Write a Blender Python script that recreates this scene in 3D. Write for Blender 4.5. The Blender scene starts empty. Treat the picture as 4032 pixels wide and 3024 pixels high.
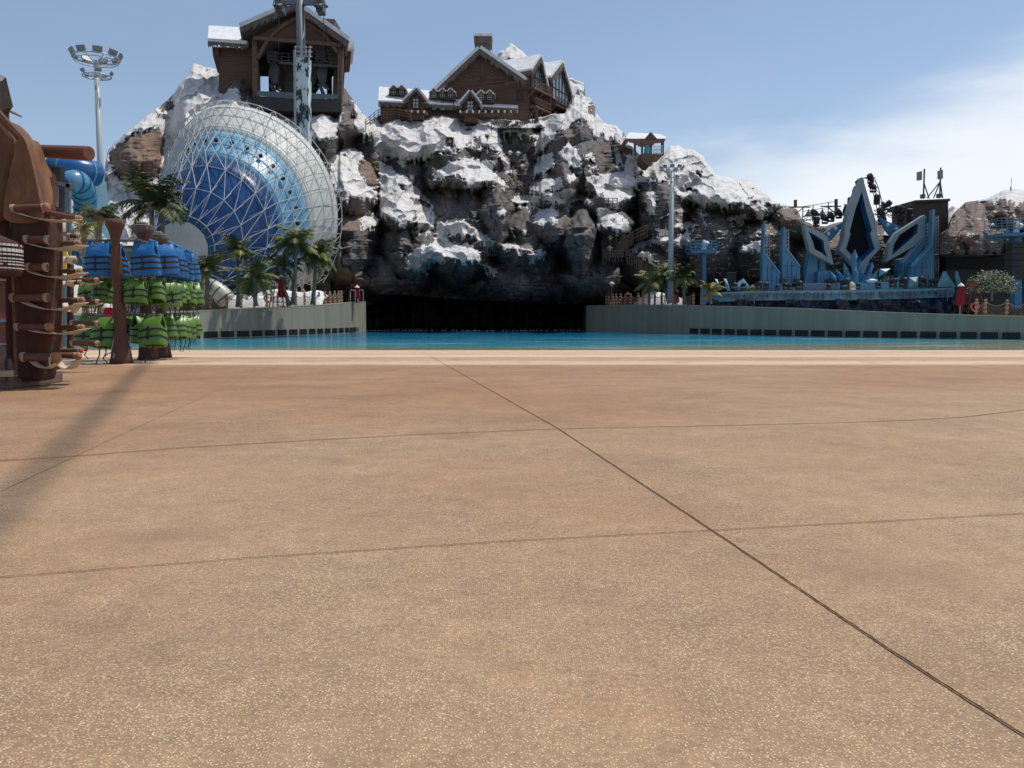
import bpy, math, random
import numpy as np
from mathutils import Vector, Matrix, Euler
R=math.radians
random.seed(7)
scn=bpy.context.scene
COL=scn.collection
# ---------------------------------------------------------------- camera, sky, sun
CAMZ=0.80; F=3250.0; HOR=1238.0
PITCH=math.atan((1512-HOR)/F)
cam=bpy.data.cameras.new('camera'); camo=bpy.data.objects.new('camera',cam); COL.objects.link(camo)
cam.sensor_width=36; cam.lens=36*F/4032; cam.clip_start=0.05; cam.clip_end=6000
camo.location=(0,0,CAMZ); camo.rotation_euler=(math.pi/2-PITCH,0,0)
scn.camera=camo
SUN_EL=R(67); SUN_AZ=R(65)     # azimuth measured from +Y towards +X
S=Vector((math.sin(SUN_AZ)*math.cos(SUN_EL),math.cos(SUN_AZ)*math.cos(SUN_EL),math.sin(SUN_EL)))
sl=bpy.data.lights.new('sun','SUN'); sl.energy=3.7; sl.angle=R(0.53); sl.color=(1.0,0.93,0.84)
so=bpy.data.objects.new('sun',sl); COL.objects.link(so); so.rotation_euler=S.to_track_quat('Z','Y').to_euler()
w=bpy.data.worlds.new("World"); scn.world=w; w.use_nodes=True
nt=w.node_tree; nt.nodes.clear(); L=nt.links.new
def N(t,**k):
    n=nt.nodes.new(t)
    for a,b in k.items(): setattr(n,a,b)
    return n
out=N('ShaderNodeOutputWorld'); bg=N('ShaderNodeBackground'); bg.inputs[1].default_value=0.12
sky=N('ShaderNodeTexSky'); sky.sky_type='NISHITA'; sky.sun_disc=False; sky.sun_elevation=SUN_EL; sky.sun_rotation=SUN_AZ
sky.air_density=1.0; sky.dust_density=0.7; sky.ozone_density=2.0
tc=N('ShaderNodeTexCoord'); mp=N('ShaderNodeMapping'); mp.inputs['Scale'].default_value=(1.0,1.0,3.2); mp.inputs['Rotation'].default_value=(0,R(-20),0)
nz=N('ShaderNodeTexNoise'); nz.inputs['Scale'].default_value=2.2; nz.inputs['Detail'].default_value=7; nz.inputs['Roughness'].default_value=0.55
L(tc.outputs['Generated'],mp.inputs['Vector']); L(mp.outputs[0],nz.inputs['Vector'])
sx=N('ShaderNodeSeparateXYZ'); L(tc.outputs['Generated'],sx.inputs[0])
def Mx(op,a,b=None):
    m=N('ShaderNodeMath',operation=op)
    for i,x in enumerate((a,b)):
        if x is None: continue
        if isinstance(x,(int,float)): m.inputs[i].default_value=x
        else: L(x,m.inputs[i])
    return m.outputs[0]
# thin cirrus bank low on the right: height of its upper edge rises with x
edge=Mx('SUBTRACT',Mx('MULTIPLY',sx.outputs[0],0.34),Mx('SUBTRACT',sx.outputs[2],0.088))
edge=Mx('ADD',edge,Mx('MULTIPLY',Mx('SUBTRACT',nz.outputs['Fac'],0.5),0.26))
mr=N('ShaderNodeMapRange'); mr.interpolation_type='SMOOTHSTEP'; mr.inputs[1].default_value=-0.03; mr.inputs[2].default_value=0.085; mr.inputs[3].default_value=0.0; mr.inputs[4].default_value=0.82
L(edge,mr.inputs[0])
wisp=N('ShaderNodeMapRange'); wisp.interpolation_type='SMOOTHSTEP'; wisp.inputs[1].default_value=0.5; wisp.inputs[2].default_value=0.8; wisp.inputs[4].default_value=0.10
L(nz.outputs['Fac'],wisp.inputs[0])
fac=Mx('ADD',Mx('ADD',mr.outputs[0],wisp.outputs[0]),0.07)
mix=N('ShaderNodeMixRGB'); L(fac,mix.inputs[0]); L(sky.outputs[0],mix.inputs[1]); mix.inputs[2].default_value=(7.9,8.2,8.6,1)
L(mix.outputs[0],bg.inputs[0]); L(bg.outputs[0],out.inputs[0])
scn.view_settings.view_transform='Standard'; scn.view_settings.look='None'; scn.view_settings.exposure=0.0; scn.view_settings.gamma=1
# ---------------------------------------------------------------- helpers
_s,_c=math.sin(PITCH),math.cos(PITCH)
def ray(u,v):
    xc=(u-2016)/F; yc=(1512-v)/F
    return np.array([xc,_c+yc*_s,yc*_c-_s])
def P(u,v,d):
    r=ray(u,v); return Vector((r[0]*d/r[1],d,CAMZ+r[2]*d/r[1]))
def GZ(y):
    if y<15: return 0.0
    if y<44: return -(y-15)/29*1.1
    return max(-1.1-(y-44)*0.05,-3.0)
def Gp(u,v):
    """where the line of sight meets the deck"""
    r=ray(u,v); z=0.0
    for _ in range(30):
        t=(z-CAMZ)/r[2]; y=r[1]*t; z=0.5*z+0.5*GZ(y)
    t=(z-CAMZ)/r[2]
    return Vector((r[0]*t,r[1]*t,z))
OFF={}
def lin(c): return tuple(c)+(1,) if len(c)==3 else c
MATS={}
def mat(name,c1,c2=None,scale=3,rough=0.7,bump=0.0,bscale=None,metal=0,spec=0.4,stretch=(1,1,1),lo=0.35,hi=0.65,detail=5,alpha=1,streak=None):
    if name in MATS: return MATS[name]
    m=bpy.data.materials.new(name); m.use_nodes=True; t=m.node_tree; b=t.nodes['Principled BSDF']
    b.inputs['Roughness'].default_value=rough; b.inputs['Metallic'].default_value=metal
    b.inputs['Specular IOR Level'].default_value=spec; b.inputs['Alpha'].default_value=alpha
    tc=t.nodes.new('ShaderNodeTexCoord'); mp=t.nodes.new('ShaderNodeMapping'); mp.inputs['Scale'].default_value=stretch
    t.links.new(tc.outputs['Object'],mp.inputs[0])
    if c2 is None: c2=tuple(x*0.8 for x in c1)
    n=t.nodes.new('ShaderNodeTexNoise'); n.inputs['Scale'].default_value=scale; n.inputs['Detail'].default_value=detail; n.inputs['Roughness'].default_value=0.6
    t.links.new(mp.outputs[0],n.inputs['Vector'])
    r=t.nodes.new('ShaderNodeValToRGB'); r.color_ramp.elements[0].position=lo; r.color_ramp.elements[1].position=hi
    r.color_ramp.elements[0].color=lin(c1); r.color_ramp.elements[1].color=lin(c2)
    t.links.new(n.outputs['Fac'],r.inputs[0]); t.links.new(r.outputs[0],b.inputs['Base Color'])
    if bump:
        n2=t.nodes.new('ShaderNodeTexNoise'); n2.inputs['Scale'].default_value=bscale or scale*4; n2.inputs['Detail'].default_value=4
        t.links.new(mp.outputs[0],n2.inputs['Vector'])
        bp=t.nodes.new('ShaderNodeBump'); bp.inputs['Strength'].default_value=1.0; bp.inputs['Distance'].default_value=bump
        t.links.new(n2.outputs['Fac'],bp.inputs['Height']); t.links.new(bp.outputs[0],b.inputs['Normal'])
    MATS[name]=m; return m
def tag(o,label=None,cat=None,group=None,kind=None):
    if label: o['label']=label
    if cat: o['category']=cat
    if group: o['group']=group
    if kind: o['kind']=kind
    return o
def thing(name,loc,label,cat,group=None):
    o=bpy.data.objects.new(name,None); COL.objects.link(o); o.location=loc; o.empty_display_size=0.3
    tag(o,label,cat,group); OFF[o.name]=Vector(loc); return o
class MB:
    def __init__(s): s.v=[]; s.f=[]
    def add(s,vs,fs):
        k=len(s.v); s.v.extend(Vector(x) for x in vs); s.f.extend(tuple(i+k for i in f) for f in fs); return s
    def box(s,c,sz,rot=None):
        c=Vector(c); x,y,z=[q/2 for q in sz]
        pts=[Vector((a*x,b*y,e*z)) for e in(-1,1) for a,b in((-1,-1),(1,-1),(1,1),(-1,1))]
        if rot is not None:
            m=Euler(rot).to_matrix(); pts=[m@p for p in pts]
        return s.add([c+p for p in pts],[(0,3,2,1),(4,5,6,7),(0,1,5,4),(1,2,6,5),(2,3,7,6),(3,0,4,7)])
    def bar(s,a,b,r,n=6,r2=None,square=False):
        return s.tube([a,b],[r,r if r2 is None else r2],4 if square else n)
    def tube(s,pts,r,n=6,cap=True,closed=False):
        pts=[Vector(p) for p in pts]; k=len(pts)
        if not hasattr(r,'__len__'): r=[r]*k
        vs=[];fs=[]; up=None
        for i,p in enumerate(pts):
            if closed: d=pts[(i+1)%k]-pts[i-1]
            else: d=pts[min(i+1,k-1)]-pts[max(i-1,0)]
            if d.length<1e-9: d=Vector((0,0,1))
            d.normalize()
            if up is None: up=Vector((0,0,1)) if abs(d.z)<0.9 else Vector((1,0,0))
            a=up-d*up.dot(d)
            if a.length<1e-4: a=d.orthogonal()
            a.normalize(); up=a; b=d.cross(a)
            for j in range(n):
                t=2*math.pi*(j+0.5)/n; vs.append(p+(a*math.cos(t)+b*math.sin(t))*r[i])
        for i in range(k if closed else k-1):
            for j in range(n):
                q=(i+1)%k
                fs.append((i*n+j,i*n+(j+1)%n,q*n+(j+1)%n,q*n+j))
        if cap and not closed: fs.append(tuple(range(n-1,-1,-1))); fs.append(tuple((k-1)*n+j for j in range(n)))
        return s.add(vs,fs)
    def prism(s,poly,vec):
        vec=Vector(vec); n=len(poly); poly=[Vector(p) for p in poly]
        return s.add(poly+[p+vec for p in poly],[tuple(range(n)),tuple(range(2*n-1,n-1,-1))]+[(i,n+i,n+(i+1)%n,(i+1)%n) for i in range(n)])
    def plate(s,px,d,th):
        return s.prism([P(u,v,d) for u,v in px],(0,th,0))
    def ring(s,outer,inner,vec):
        """frame between two matched loops"""
        n=len(outer); vec=Vector(vec); o=[Vector(p) for p in outer]; i=[Vector(p) for p in inner]
        vs=o+i+[p+vec for p in o]+[p+vec for p in i]; fs=[]
        for k in range(n):
            q=(k+1)%n
            fs+=[(k,q,n+q,n+k),(2*n+k,3*n+k,3*n+q,2*n+q),(k,2*n+k,2*n+q,q),(n+k,n+q,3*n+q,3*n+k)]
        return s.add(vs,fs)
    def lathe(s,c,prof,n=16):
        c=Vector(c); vs=[];fs=[]
        for r,z in prof:
            for j in range(n):
                t=2*math.pi*j/n; vs.append(c+Vector((r*math.cos(t),r*math.sin(t),z)))
        for i in range(len(prof)-1):
            for j in range(n): fs.append((i*n+j,i*n+(j+1)%n,(i+1)*n+(j+1)%n,(i+1)*n+j))
        fs.append(tuple(range(n-1,-1,-1))); fs.append(tuple((len(prof)-1)*n+j for j in range(n)))
        return s.add(vs,fs)
    def ball(s,c,r,n=8,sq=(1,1,1)):
        c=Vector(c); vs=[];fs=[]; m=max(4,n//2+1)
        for i in range(m+1):
            p=math.pi*i/m
            for j in range(n):
                t=2*math.pi*j/n; vs.append(c+Vector((r*sq[0]*math.sin(p)*math.cos(t),r*sq[1]*math.sin(p)*math.sin(t),-r*sq[2]*math.cos(p))))
        for i in range(m):
            for j in range(n): fs.append((i*n+j,i*n+(j+1)%n,(i+1)*n+(j+1)%n,(i+1)*n+j))
        return s.add(vs,fs)
    def build(s,name,m,parent=None,smooth=False,bevel=0):
        off=OFF.get(parent.name,Vector((0,0,0))) if parent else Vector((0,0,0))
        me=bpy.data.meshes.new(name); me.from_pydata([tuple(p-off) for p in s.v],[],s.f); me.update()
        me.materials.append(m)
        if smooth:
            for p in me.polygons: p.use_smooth=True
        o=bpy.data.objects.new(name,me); COL.objects.link(o)
        if parent: o.parent=parent
        OFF[o.name]=off
        if bevel:
            b=o.modifiers.new('bevel','BEVEL'); b.width=bevel; b.segments=2; b.limit_method='ANGLE'
        return o
def solo(mb,name,m,label,cat,group=None,**k):
    """a thing that is one mesh: origin moved to its base"""
    mn=Vector((sum(p.x for p in mb.v)/len(mb.v),sum(p.y for p in mb.v)/len(mb.v),min(p.z for p in mb.v)))
    mb.v=[p-mn for p in mb.v]; o=mb.build(name,m,None,**k); o.location=mn; tag(o,label,cat,group); OFF[o.name]=mn; return o
def kids(o): return [c for c in bpy.data.objects if c.parent==o]
def copy_tree(o,parent=None):
    c=o.copy(); COL.objects.link(c); c.parent=parent
    for ch in kids(o): copy_tree(ch,c)
    return c
# ---- numpy noise
_rng=np.random.RandomState(3); _T=_rng.rand(256,256)
def vn(x,y):
    xi=np.floor(x).astype(int); yi=np.floor(y).astype(int); fx=x-xi; fy=y-yi
    fx=fx*fx*(3-2*fx); fy=fy*fy*(3-2*fy); g=lambda a,b:_T[a%256,b%256]
    return (g(xi,yi)*(1-fx)+g(xi+1,yi)*fx)*(1-fy)+(g(xi,yi+1)*(1-fx)+g(xi+1,yi+1)*fx)*fy
def fbm(x,y,o=4,g=0.5):
    s=0;a=1;t=0
    for k in range(o): s=s+a*vn(x*2**k+17*k,y*2**k+31*k); t+=a; a*=g
    return s/t
def ridge(x,y,o=4):
    s=0;a=1;t=0
    for k in range(o): s=s+a*(1-np.abs(2*vn(x*2**k+11*k,y*2**k+7*k)-1)); t+=a; a*=0.5
    return s/t
def worley(x,y,seed=0):
    xi=np.floor(x).astype(int); yi=np.floor(y).astype(int)
    f1=np.full(x.shape,9.0); f2=np.full(x.shape,9.0); hid=np.zeros(x.shape); gx=np.zeros(x.shape); gy=np.zeros(x.shape)
    for a in(-1,0,1):
        for b in(-1,0,1):
            cx=xi+a; cy=yi+b
            px=cx+_T[(cx+seed)%256,(cy*3)%256]; py=cy+_T[(cx*5+9)%256,(cy+seed+40)%256]
            dd=np.hypot(px-x,py-y); m=dd<f1
            f2=np.where(m,f1,np.minimum(f2,dd)); 
            hid=np.where(m,_T[(cx+77)%256,(cy+13+seed)%256],hid); gx=np.where(m,x-px,gx); gy=np.where(m,y-py,gy); f1=np.where(m,dd,f1)
    return f1,f2,hid,gx,gy
def inpoly(u,v,poly):
    r=np.zeros(u.shape,bool); n=len(poly)
    x=[p[0] for p in poly]; y=[p[1] for p in poly]
    sel=(u>=min(x)-1)&(u<=max(x)+1)&(v>=min(y)-1)&(v<=max(y)+1)
    uu=u[sel]; vv=v[sel]; q=np.zeros(uu.shape,bool); j=n-1
    for i in range(n):
        c=((y[i]>vv)!=(y[j]>vv))&(uu<(x[j]-x[i])*(vv-y[i])/((y[j]-y[i]) or 1e-9)+x[i]); q^=c; j=i
    r[sel]=q; return r
def npmesh(name,V,faces,attrs,m,smooth=False):
    me=bpy.data.meshes.new(name); me.vertices.add(len(V)); me.vertices.foreach_set('co',V.astype(np.float32).ravel())
    nf=len(faces); me.loops.add(nf*4); me.loops.foreach_set('vertex_index',faces.astype(np.int32).ravel())
    me.polygons.add(nf); me.polygons.foreach_set('loop_start',np.arange(0,nf*4,4,dtype=np.int32)); me.polygons.foreach_set('loop_total',np.full(nf,4,np.int32))
    me.update(calc_edges=True)
    for k,a in attrs.items():
        at=me.attributes.new(k,'FLOAT','POINT'); at.data.foreach_set('value',a.astype(np.float32).ravel())
    me.materials.append(m); me.validate()
    if smooth: me.polygons.foreach_set('use_smooth',np.ones(len(me.polygons),bool))
    o=bpy.data.objects.new(name,me); COL.objects.link(o); return o
# ---------------------------------------------------------------- ground, pool
def deck_material():
    m=bpy.data.materials.new('deck_aggregate'); m.use_nodes=True; t=m.node_tree; b=t.nodes['Principled BSDF']; K=t.links.new
    def nn(ty,**k):
        n=t.nodes.new(ty)
        for a,c in k.items(): setattr(n,a,c)
        return n
    tc=nn('ShaderNodeTexCoord'); o=tc.outputs['Object']
    vo=nn('ShaderNodeTexVoronoi'); vo.inputs['Scale'].default_value=175; K(o,vo.inputs['Vector'])
    peb=nn('ShaderNodeMapRange'); peb.inputs[1].default_value=0.30; peb.inputs[2].default_value=0.55; peb.inputs[3].default_value=1; peb.inputs[4].default_value=0; K(vo.outputs['Distance'],peb.inputs[0])
    wn=nn('ShaderNodeSeparateColor'); K(vo.outputs['Color'],wn.inputs[0])
    den=nn('ShaderNodeTexNoise'); den.inputs['Scale'].default_value=2.3; den.inputs['Detail'].default_value=6; K(o,den.inputs['Vector'])
    thr=nn('ShaderNodeMath',operation='MULTIPLY_ADD'); K(den.outputs['Fac'],thr.inputs[0]); thr.inputs[1].default_value=-1.3; thr.inputs[2].default_value=0.98
    has=nn('ShaderNodeMath',operation='GREATER_THAN'); K(wn.outputs[0],has.inputs[0]); K(thr.outputs[0],has.inputs[1])
    pf=nn('ShaderNodeMath',operation='MULTIPLY'); K(peb.outputs[0],pf.inputs[0]); K(has.outputs[0],pf.inputs[1])
    # base tone
    big=nn('ShaderNodeTexNoise'); big.inputs['Scale'].default_value=0.9; big.inputs['Detail'].default_value=8; big.inputs['Roughness'].default_value=0.62; K(o,big.inputs['Vector'])
    rb=nn('ShaderNodeValToRGB'); e=rb.color_ramp.elements; e[0].position=0.36; e[0].color=(0.272,0.178,0.109,1); e[1].position=0.66; e[1].color=(0.40,0.278,0.168,1); K(big.outputs['Fac'],rb.inputs[0])
    fine=nn('ShaderNodeTexNoise'); fine.inputs['Scale'].default_value=60; fine.inputs['Detail'].default_value=3; K(o,fine.inputs['Vector'])
    fr=nn('ShaderNodeMapRange'); fr.inputs[1].default_value=0.3; fr.inputs[2].default_value=0.7; fr.inputs[3].default_value=0.78; fr.inputs[4].default_value=1.14; K(fine.outputs['Fac'],fr.inputs[0])
    mul=nn('ShaderNodeMixRGB',blend_type='MULTIPLY'); mul.inputs[0].default_value=1; K(rb.outputs[0],mul.inputs[1]); K(fr.outputs[0],mul.inputs[2])
    pc=nn('ShaderNodeMixRGB'); K(wn.outputs[1],pc.inputs[0]); pc.inputs[1].default_value=(0.43,0.305,0.18,1); pc.inputs[2].default_value=(0.68,0.54,0.34,1)
    mx=nn('ShaderNodeMixRGB'); K(pf.outputs[0],mx.inputs[0]); K(mul.outputs[0],mx.inputs[1]); K(pc.outputs[0],mx.inputs[2])
    # paler bands along the shore: shading of the lit beach slope painted as colour
    sp=nn('ShaderNodeSeparateXYZ'); K(o,sp.inputs[0])
    mpb=nn('ShaderNodeMapping'); mpb.inputs['Scale'].default_value=(0.012,0.36,1); K(o,mpb.inputs[0])
    bn=nn('ShaderNodeTexNoise'); bn.inputs['Scale'].default_value=1.0; bn.inputs['Detail'].default_value=5; K(mpb.outputs[0],bn.inputs['Vector'])
    yr=nn('ShaderNodeMapRange'); yr.inputs[1].default_value=12.9; yr.inputs[2].default_value=13.6; K(sp.outputs[1],yr.inputs[0])
    br=nn('ShaderNodeMapRange'); br.inputs[1].default_value=0.42; br.inputs[2].default_value=0.54; br.inputs[3].default_value=0.10; br.inputs[4].default_value=0.9; K(bn.outputs['Fac'],br.inputs[0])
    bf=nn('ShaderNodeMath',operation='MULTIPLY'); K(yr.outputs[0],bf.inputs[0]); K(br.outputs[0],bf.inputs[1])
    m2=nn('ShaderNodeMixRGB'); K(bf.outputs[0],m2.inputs[0]); K(mx.outputs[0],m2.inputs[1]); m2.inputs[2].default_value=(0.66,0.47,0.33,1)
    rn=nn('ShaderNodeTexNoise'); rn.inputs['Scale'].default_value=0.22; rn.inputs['Detail'].default_value=7; rn.inputs['Roughness'].default_value=0.7; K(o,rn.inputs['Vector'])
    rx=nn('ShaderNodeMapRange'); rx.inputs[1].default_value=3.0; rx.inputs[2].default_value=-6.0; rx.inputs[3].default_value=0; rx.inputs[4].default_value=0.14; K(sp.outputs[0],rx.inputs[0])
    ra=nn('ShaderNodeMath',operation='ADD'); K(rn.outputs['Fac'],ra.inputs[0]); K(rx.outputs[0],ra.inputs[1])
    ry_=nn('ShaderNodeMapRange'); ry_.inputs[1].default_value=5.4; ry_.inputs[2].default_value=8.0; ry_.inputs[4].default_value=0.13; K(sp.outputs[1],ry_.inputs[0]); ra2=nn('ShaderNodeMath',operation='ADD'); K(ra.outputs[0],ra2.inputs[0]); K(ry_.outputs[0],ra2.inputs[1]); ra=ra2
    rr=nn('ShaderNodeMapRange'); rr.inputs[1].default_value=0.46; rr.inputs[2].default_value=0.68; rr.inputs[4].default_value=0.95; K(ra.outputs[0],rr.inputs[0])
    my=nn('ShaderNodeMapRange'); my.inputs[1].default_value=13.3; my.inputs[2].default_value=12.7; K(sp.outputs[1],my.inputs[0])
    m0=nn('ShaderNodeMath',operation='MULTIPLY'); K(rr.outputs[0],m0.inputs[0]); K(my.outputs[0],m0.inputs[1])
    mr_=nn('ShaderNodeMixRGB',blend_type='MULTIPLY'); K(m0.outputs[0],mr_.inputs[0]); K(m2.outputs[0],mr_.inputs[1]); mr_.inputs[2].default_value=(0.84,0.69,0.61,1)
    mn=nn('ShaderNodeTexNoise'); mn.inputs['Scale'].default_value=9; mn.inputs['Detail'].default_value=7; mn.inputs['Roughness'].default_value=0.75; K(o,mn.inputs['Vector'])
    mq=nn('ShaderNodeMapRange'); mq.inputs[1].default_value=0.32; mq.inputs[2].default_value=0.68; mq.inputs[3].default_value=0.86; mq.inputs[4].default_value=1.13; K(mn.outputs['Fac'],mq.inputs[0])
    mt=nn('ShaderNodeMixRGB',blend_type='MULTIPLY'); mt.inputs[0].default_value=1; K(mr_.outputs[0],mt.inputs[1]); K(mq.outputs[0],mt.inputs[2]); m2=mt
    # dark stains
    st=nn('ShaderNodeTexNoise'); st.inputs['Scale'].default_value=1.25; st.inputs['Detail'].default_value=8; K(o,st.inputs['Vector'])
    sr=nn('ShaderNodeMapRange'); sr.inputs[1].default_value=0.55; sr.inputs[2].default_value=0.80; sr.inputs[3].default_value=0.0; sr.inputs[4].default_value=0.7; K(st.outputs['Fac'],sr.inputs[0])
    m3=nn('ShaderNodeMixRGB'); K(sr.outputs[0],m3.inputs[0]); K(m2.outputs[0],m3.inputs[1]); m3.inputs[2].default_value=(0.20,0.125,0.08,1)
    K(m3.outputs[0],b.inputs['Base Color']); b.inputs['Roughness'].default_value=0.75; b.inputs['Specular IOR Level'].default_value=0.25
    bp=nn('ShaderNodeBump'); bp.inputs['Distance'].default_value=0.002; bp.inputs['Strength'].default_value=0.8; K(pf.outputs[0],bp.inputs['Height']); K(bp.outputs[0],b.inputs['Normal'])
    return m
MDECK=deck_material(); Z=Vector((0,0,1))
# broad sheet to the horizon, then the deck and pool floor
g=MB().add([(-3000,-1500,-3.6),(3000,-1500,-3.6),(3000,4500,-3.6),(-3000,4500,-3.6)],[(0,1,2,3)]).build('ground',mat('ground_soil',(0.23,0.19,0.14),(0.16,0.15,0.10),scale=0.05),None); tag(g,kind='structure')
d=MB(); ys=[-12,0,5,10,15]+[15+29*i/12 for i in range(1,13)]+[50,60,75,90,140]
for y0,y1 in zip(ys,ys[1:]):
    d.add([(-70,y0,GZ(y0)),(75,y0,GZ(y0)),(75,y1,GZ(y1)),(-70,y1,GZ(y1))],[(0,1,2,3)])
deck=d.build('pool_deck',MDECK,None); tag(deck,kind='structure')
# joints cut in the deck (thin dark sealant strips)
def strip(pts,wd,name):
    mb=MB(); q=[]
    for i,p in enumerate(pts):
        a=pts[min(i+1,len(pts)-1)]-pts[max(i-1,0)]; a.z=0; a.normalize(); n=Vector((-a.y,a.x,0))
        q+=[p+n*wd/2+Vector((0,0,0.004)),p-n*wd/2+Vector((0,0,0.004))]
    mb.add(q,[(2*i,2*i+1,2*i+3,2*i+2) for i in range(len(pts)-1)])
    return mb.build(name,mat('joint_sealant',(0.035,0.020,0.010),(0.13,0.08,0.045),scale=35,rough=1.0,spec=0.02,lo=.4,hi=.75),deck)
def smoothpx(px,n=40,wob=0.0):
    out=[]
    for (a,b),(c,e) in zip(px,px[1:]):
        for k in range(n): 
            t=k/n; out.append((a+(c-a)*t,b+(e-b)*t))
    out.append(px[-1]); q=[]
    for i,(a,b) in enumerate(out):
        p=Gp(a,b); q.append(p+Vector((random.uniform(-wob,wob),random.uniform(-wob,wob),0)))
    if wob>0:
        e=(q[-1]-q[-4]).normalized(); q.append(q[-1]+e*(12 if e.y>-.5 else 6))
        if px[0][0]<0: e=(q[0]-q[3]).normalized(); q.insert(0,q[0]+e*12)
        for k in(0,-1): q[k].z=GZ(q[k].y)
    return q
strip(smoothpx([(1663,1383),(1760,1440),(2200,1690),(2800,2088),(3500,2560),(4200,3010)],30,0.0012),0.0058,'joint')
strip(smoothpx([(-100,1823),(300,1797),(700,1766),(1100,1742),(1650,1712),(2200,1690),(2800,1678),(3300,1666),(3600,1655),(3800,1643),(4032,1615),(4150,1598)],16,0.0015),0.010,'joint')
strip(smoothpx([(-100,2284),(1000,2198),(2000,2133),(2820,2090),(4150,2018)],30,0.001),0.0042,'joint')
strip(smoothpx([(2500,1432),(2900,1505),(3400,1605),(4100,1735)],20,0.001),0.0025,'joint')
strip(smoothpx([(1120,1438),(900,1520),(700,1610),(420,1740)],20,0.001),0.0025,'joint')
# water
def water_material():
    m=bpy.data.materials.new('pool_water'); m.use_nodes=True; t=m.node_tree; b=t.nodes['Principled BSDF']; K=t.links.new
    tc=t.nodes.new('ShaderNodeTexCoord'); sp=t.nodes.new('ShaderNodeSeparateXYZ'); K(tc.outputs['Object'],sp.inputs[0])
    mp=t.nodes.new('ShaderNodeMapping'); mp.inputs['Scale'].default_value=(0.05,0.25,1); K(tc.outputs['Object'],mp.inputs[0])
    n=t.nodes.new('ShaderNodeTexNoise'); n.inputs['Scale'].default_value=1.0; n.inputs['Detail'].default_value=6; K(mp.outputs[0],n.inputs['Vector'])
    # water colour follows its depth: y + curved shore
    a=t.nodes.new('ShaderNodeMath'); a.operation='MULTIPLY'; a.inputs[1].default_value=7.0; K(n.outputs['Fac'],a.inputs[0])
    x2=t.nodes.new('ShaderNodeMath'); x2.operation='MAXIMUM'; K(sp.outputs[0],x2.inputs[0]); x2.inputs[1].default_value=0
    x3=t.nodes.new('ShaderNodeMath'); x3.operation='MULTIPLY_ADD'; K(x2.outputs[0],x3.inputs[0]); x3.inputs[1].default_value=-0.28; K(sp.outputs[1],x3.inputs[2])
    s=t.nodes.new('ShaderNodeMath'); s.operation='ADD'; K(x3.outputs[0],s.inputs[0]); K(a.outputs[0],s.inputs[1])
    r=t.nodes.new('ShaderNodeMapRange'); r.inputs[1].default_value=40; r.inputs[2].default_value=100; K(s.outputs[0],r.inputs[0])
    c=t.nodes.new('ShaderNodeValToRGB'); e=c.color_ramp.elements; e[0].position=0.10; e[0].color=(0.24,0.235,0.13,1); e[1].position=1.0; e[1].color=(0.003,0.05,0.12,1)
    for p,q in((0.17,(0.17,0.22,0.14,1)),(0.235,(0.035,0.26,0.34,1)),(0.5,(0.008,0.155,0.275,1))):
        k=e.new(p); k.color=q
    K(r.outputs[0],c.inputs[0])
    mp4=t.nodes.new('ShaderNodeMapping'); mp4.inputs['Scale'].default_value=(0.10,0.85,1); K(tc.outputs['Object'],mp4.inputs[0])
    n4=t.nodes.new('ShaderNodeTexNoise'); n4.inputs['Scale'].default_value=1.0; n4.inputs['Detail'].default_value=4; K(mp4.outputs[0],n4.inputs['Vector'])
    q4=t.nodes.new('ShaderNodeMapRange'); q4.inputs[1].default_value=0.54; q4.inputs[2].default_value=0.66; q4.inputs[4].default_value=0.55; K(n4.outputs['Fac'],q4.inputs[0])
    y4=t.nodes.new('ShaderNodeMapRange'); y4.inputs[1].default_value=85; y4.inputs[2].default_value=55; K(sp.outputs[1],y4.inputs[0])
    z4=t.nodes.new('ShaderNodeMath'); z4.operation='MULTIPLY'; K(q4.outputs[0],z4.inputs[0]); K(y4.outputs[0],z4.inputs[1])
    x4=t.nodes.new('ShaderNodeMixRGB'); K(z4.outputs[0],x4.inputs[0]); K(c.outputs[0],x4.inputs[1]); x4.inputs[2].default_value=(0.30,0.62,0.72,1); K(x4.outputs[0],b.inputs['Base Color'])  # pale streaks: highlights on the water painted into its base colour
    b.inputs['Roughness'].default_value=0.09; b.inputs['IOR'].default_value=1.33; b.inputs['Specular IOR Level'].default_value=0.32
    mp2=t.nodes.new('ShaderNodeMapping'); mp2.inputs['Scale'].default_value=(0.6,2.0,1); K(tc.outputs['Object'],mp2.inputs[0])
    n2=t.nodes.new('ShaderNodeTexNoise'); n2.inputs['Scale'].default_value=1.0; n2.inputs['Detail'].default_value=3; K(mp2.outputs[0],n2.inputs['Vector'])
    bp=t.nodes.new('ShaderNodeBump'); bp.inputs['Distance'].default_value=0.22; bp.inputs['Strength'].default_value=0.9; K(n2.outputs['Fac'],bp.inputs['Height']); K(bp.outputs[0],b.inputs['Normal'])
    return m
wa=MB().add([(-70,40,-1.1),(75,40,-1.1),(75,140,-1.1),(-70,140,-1.1)],[(0,1,2,3)]).build('water',water_material(),None); tag(wa,kind='structure')
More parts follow.
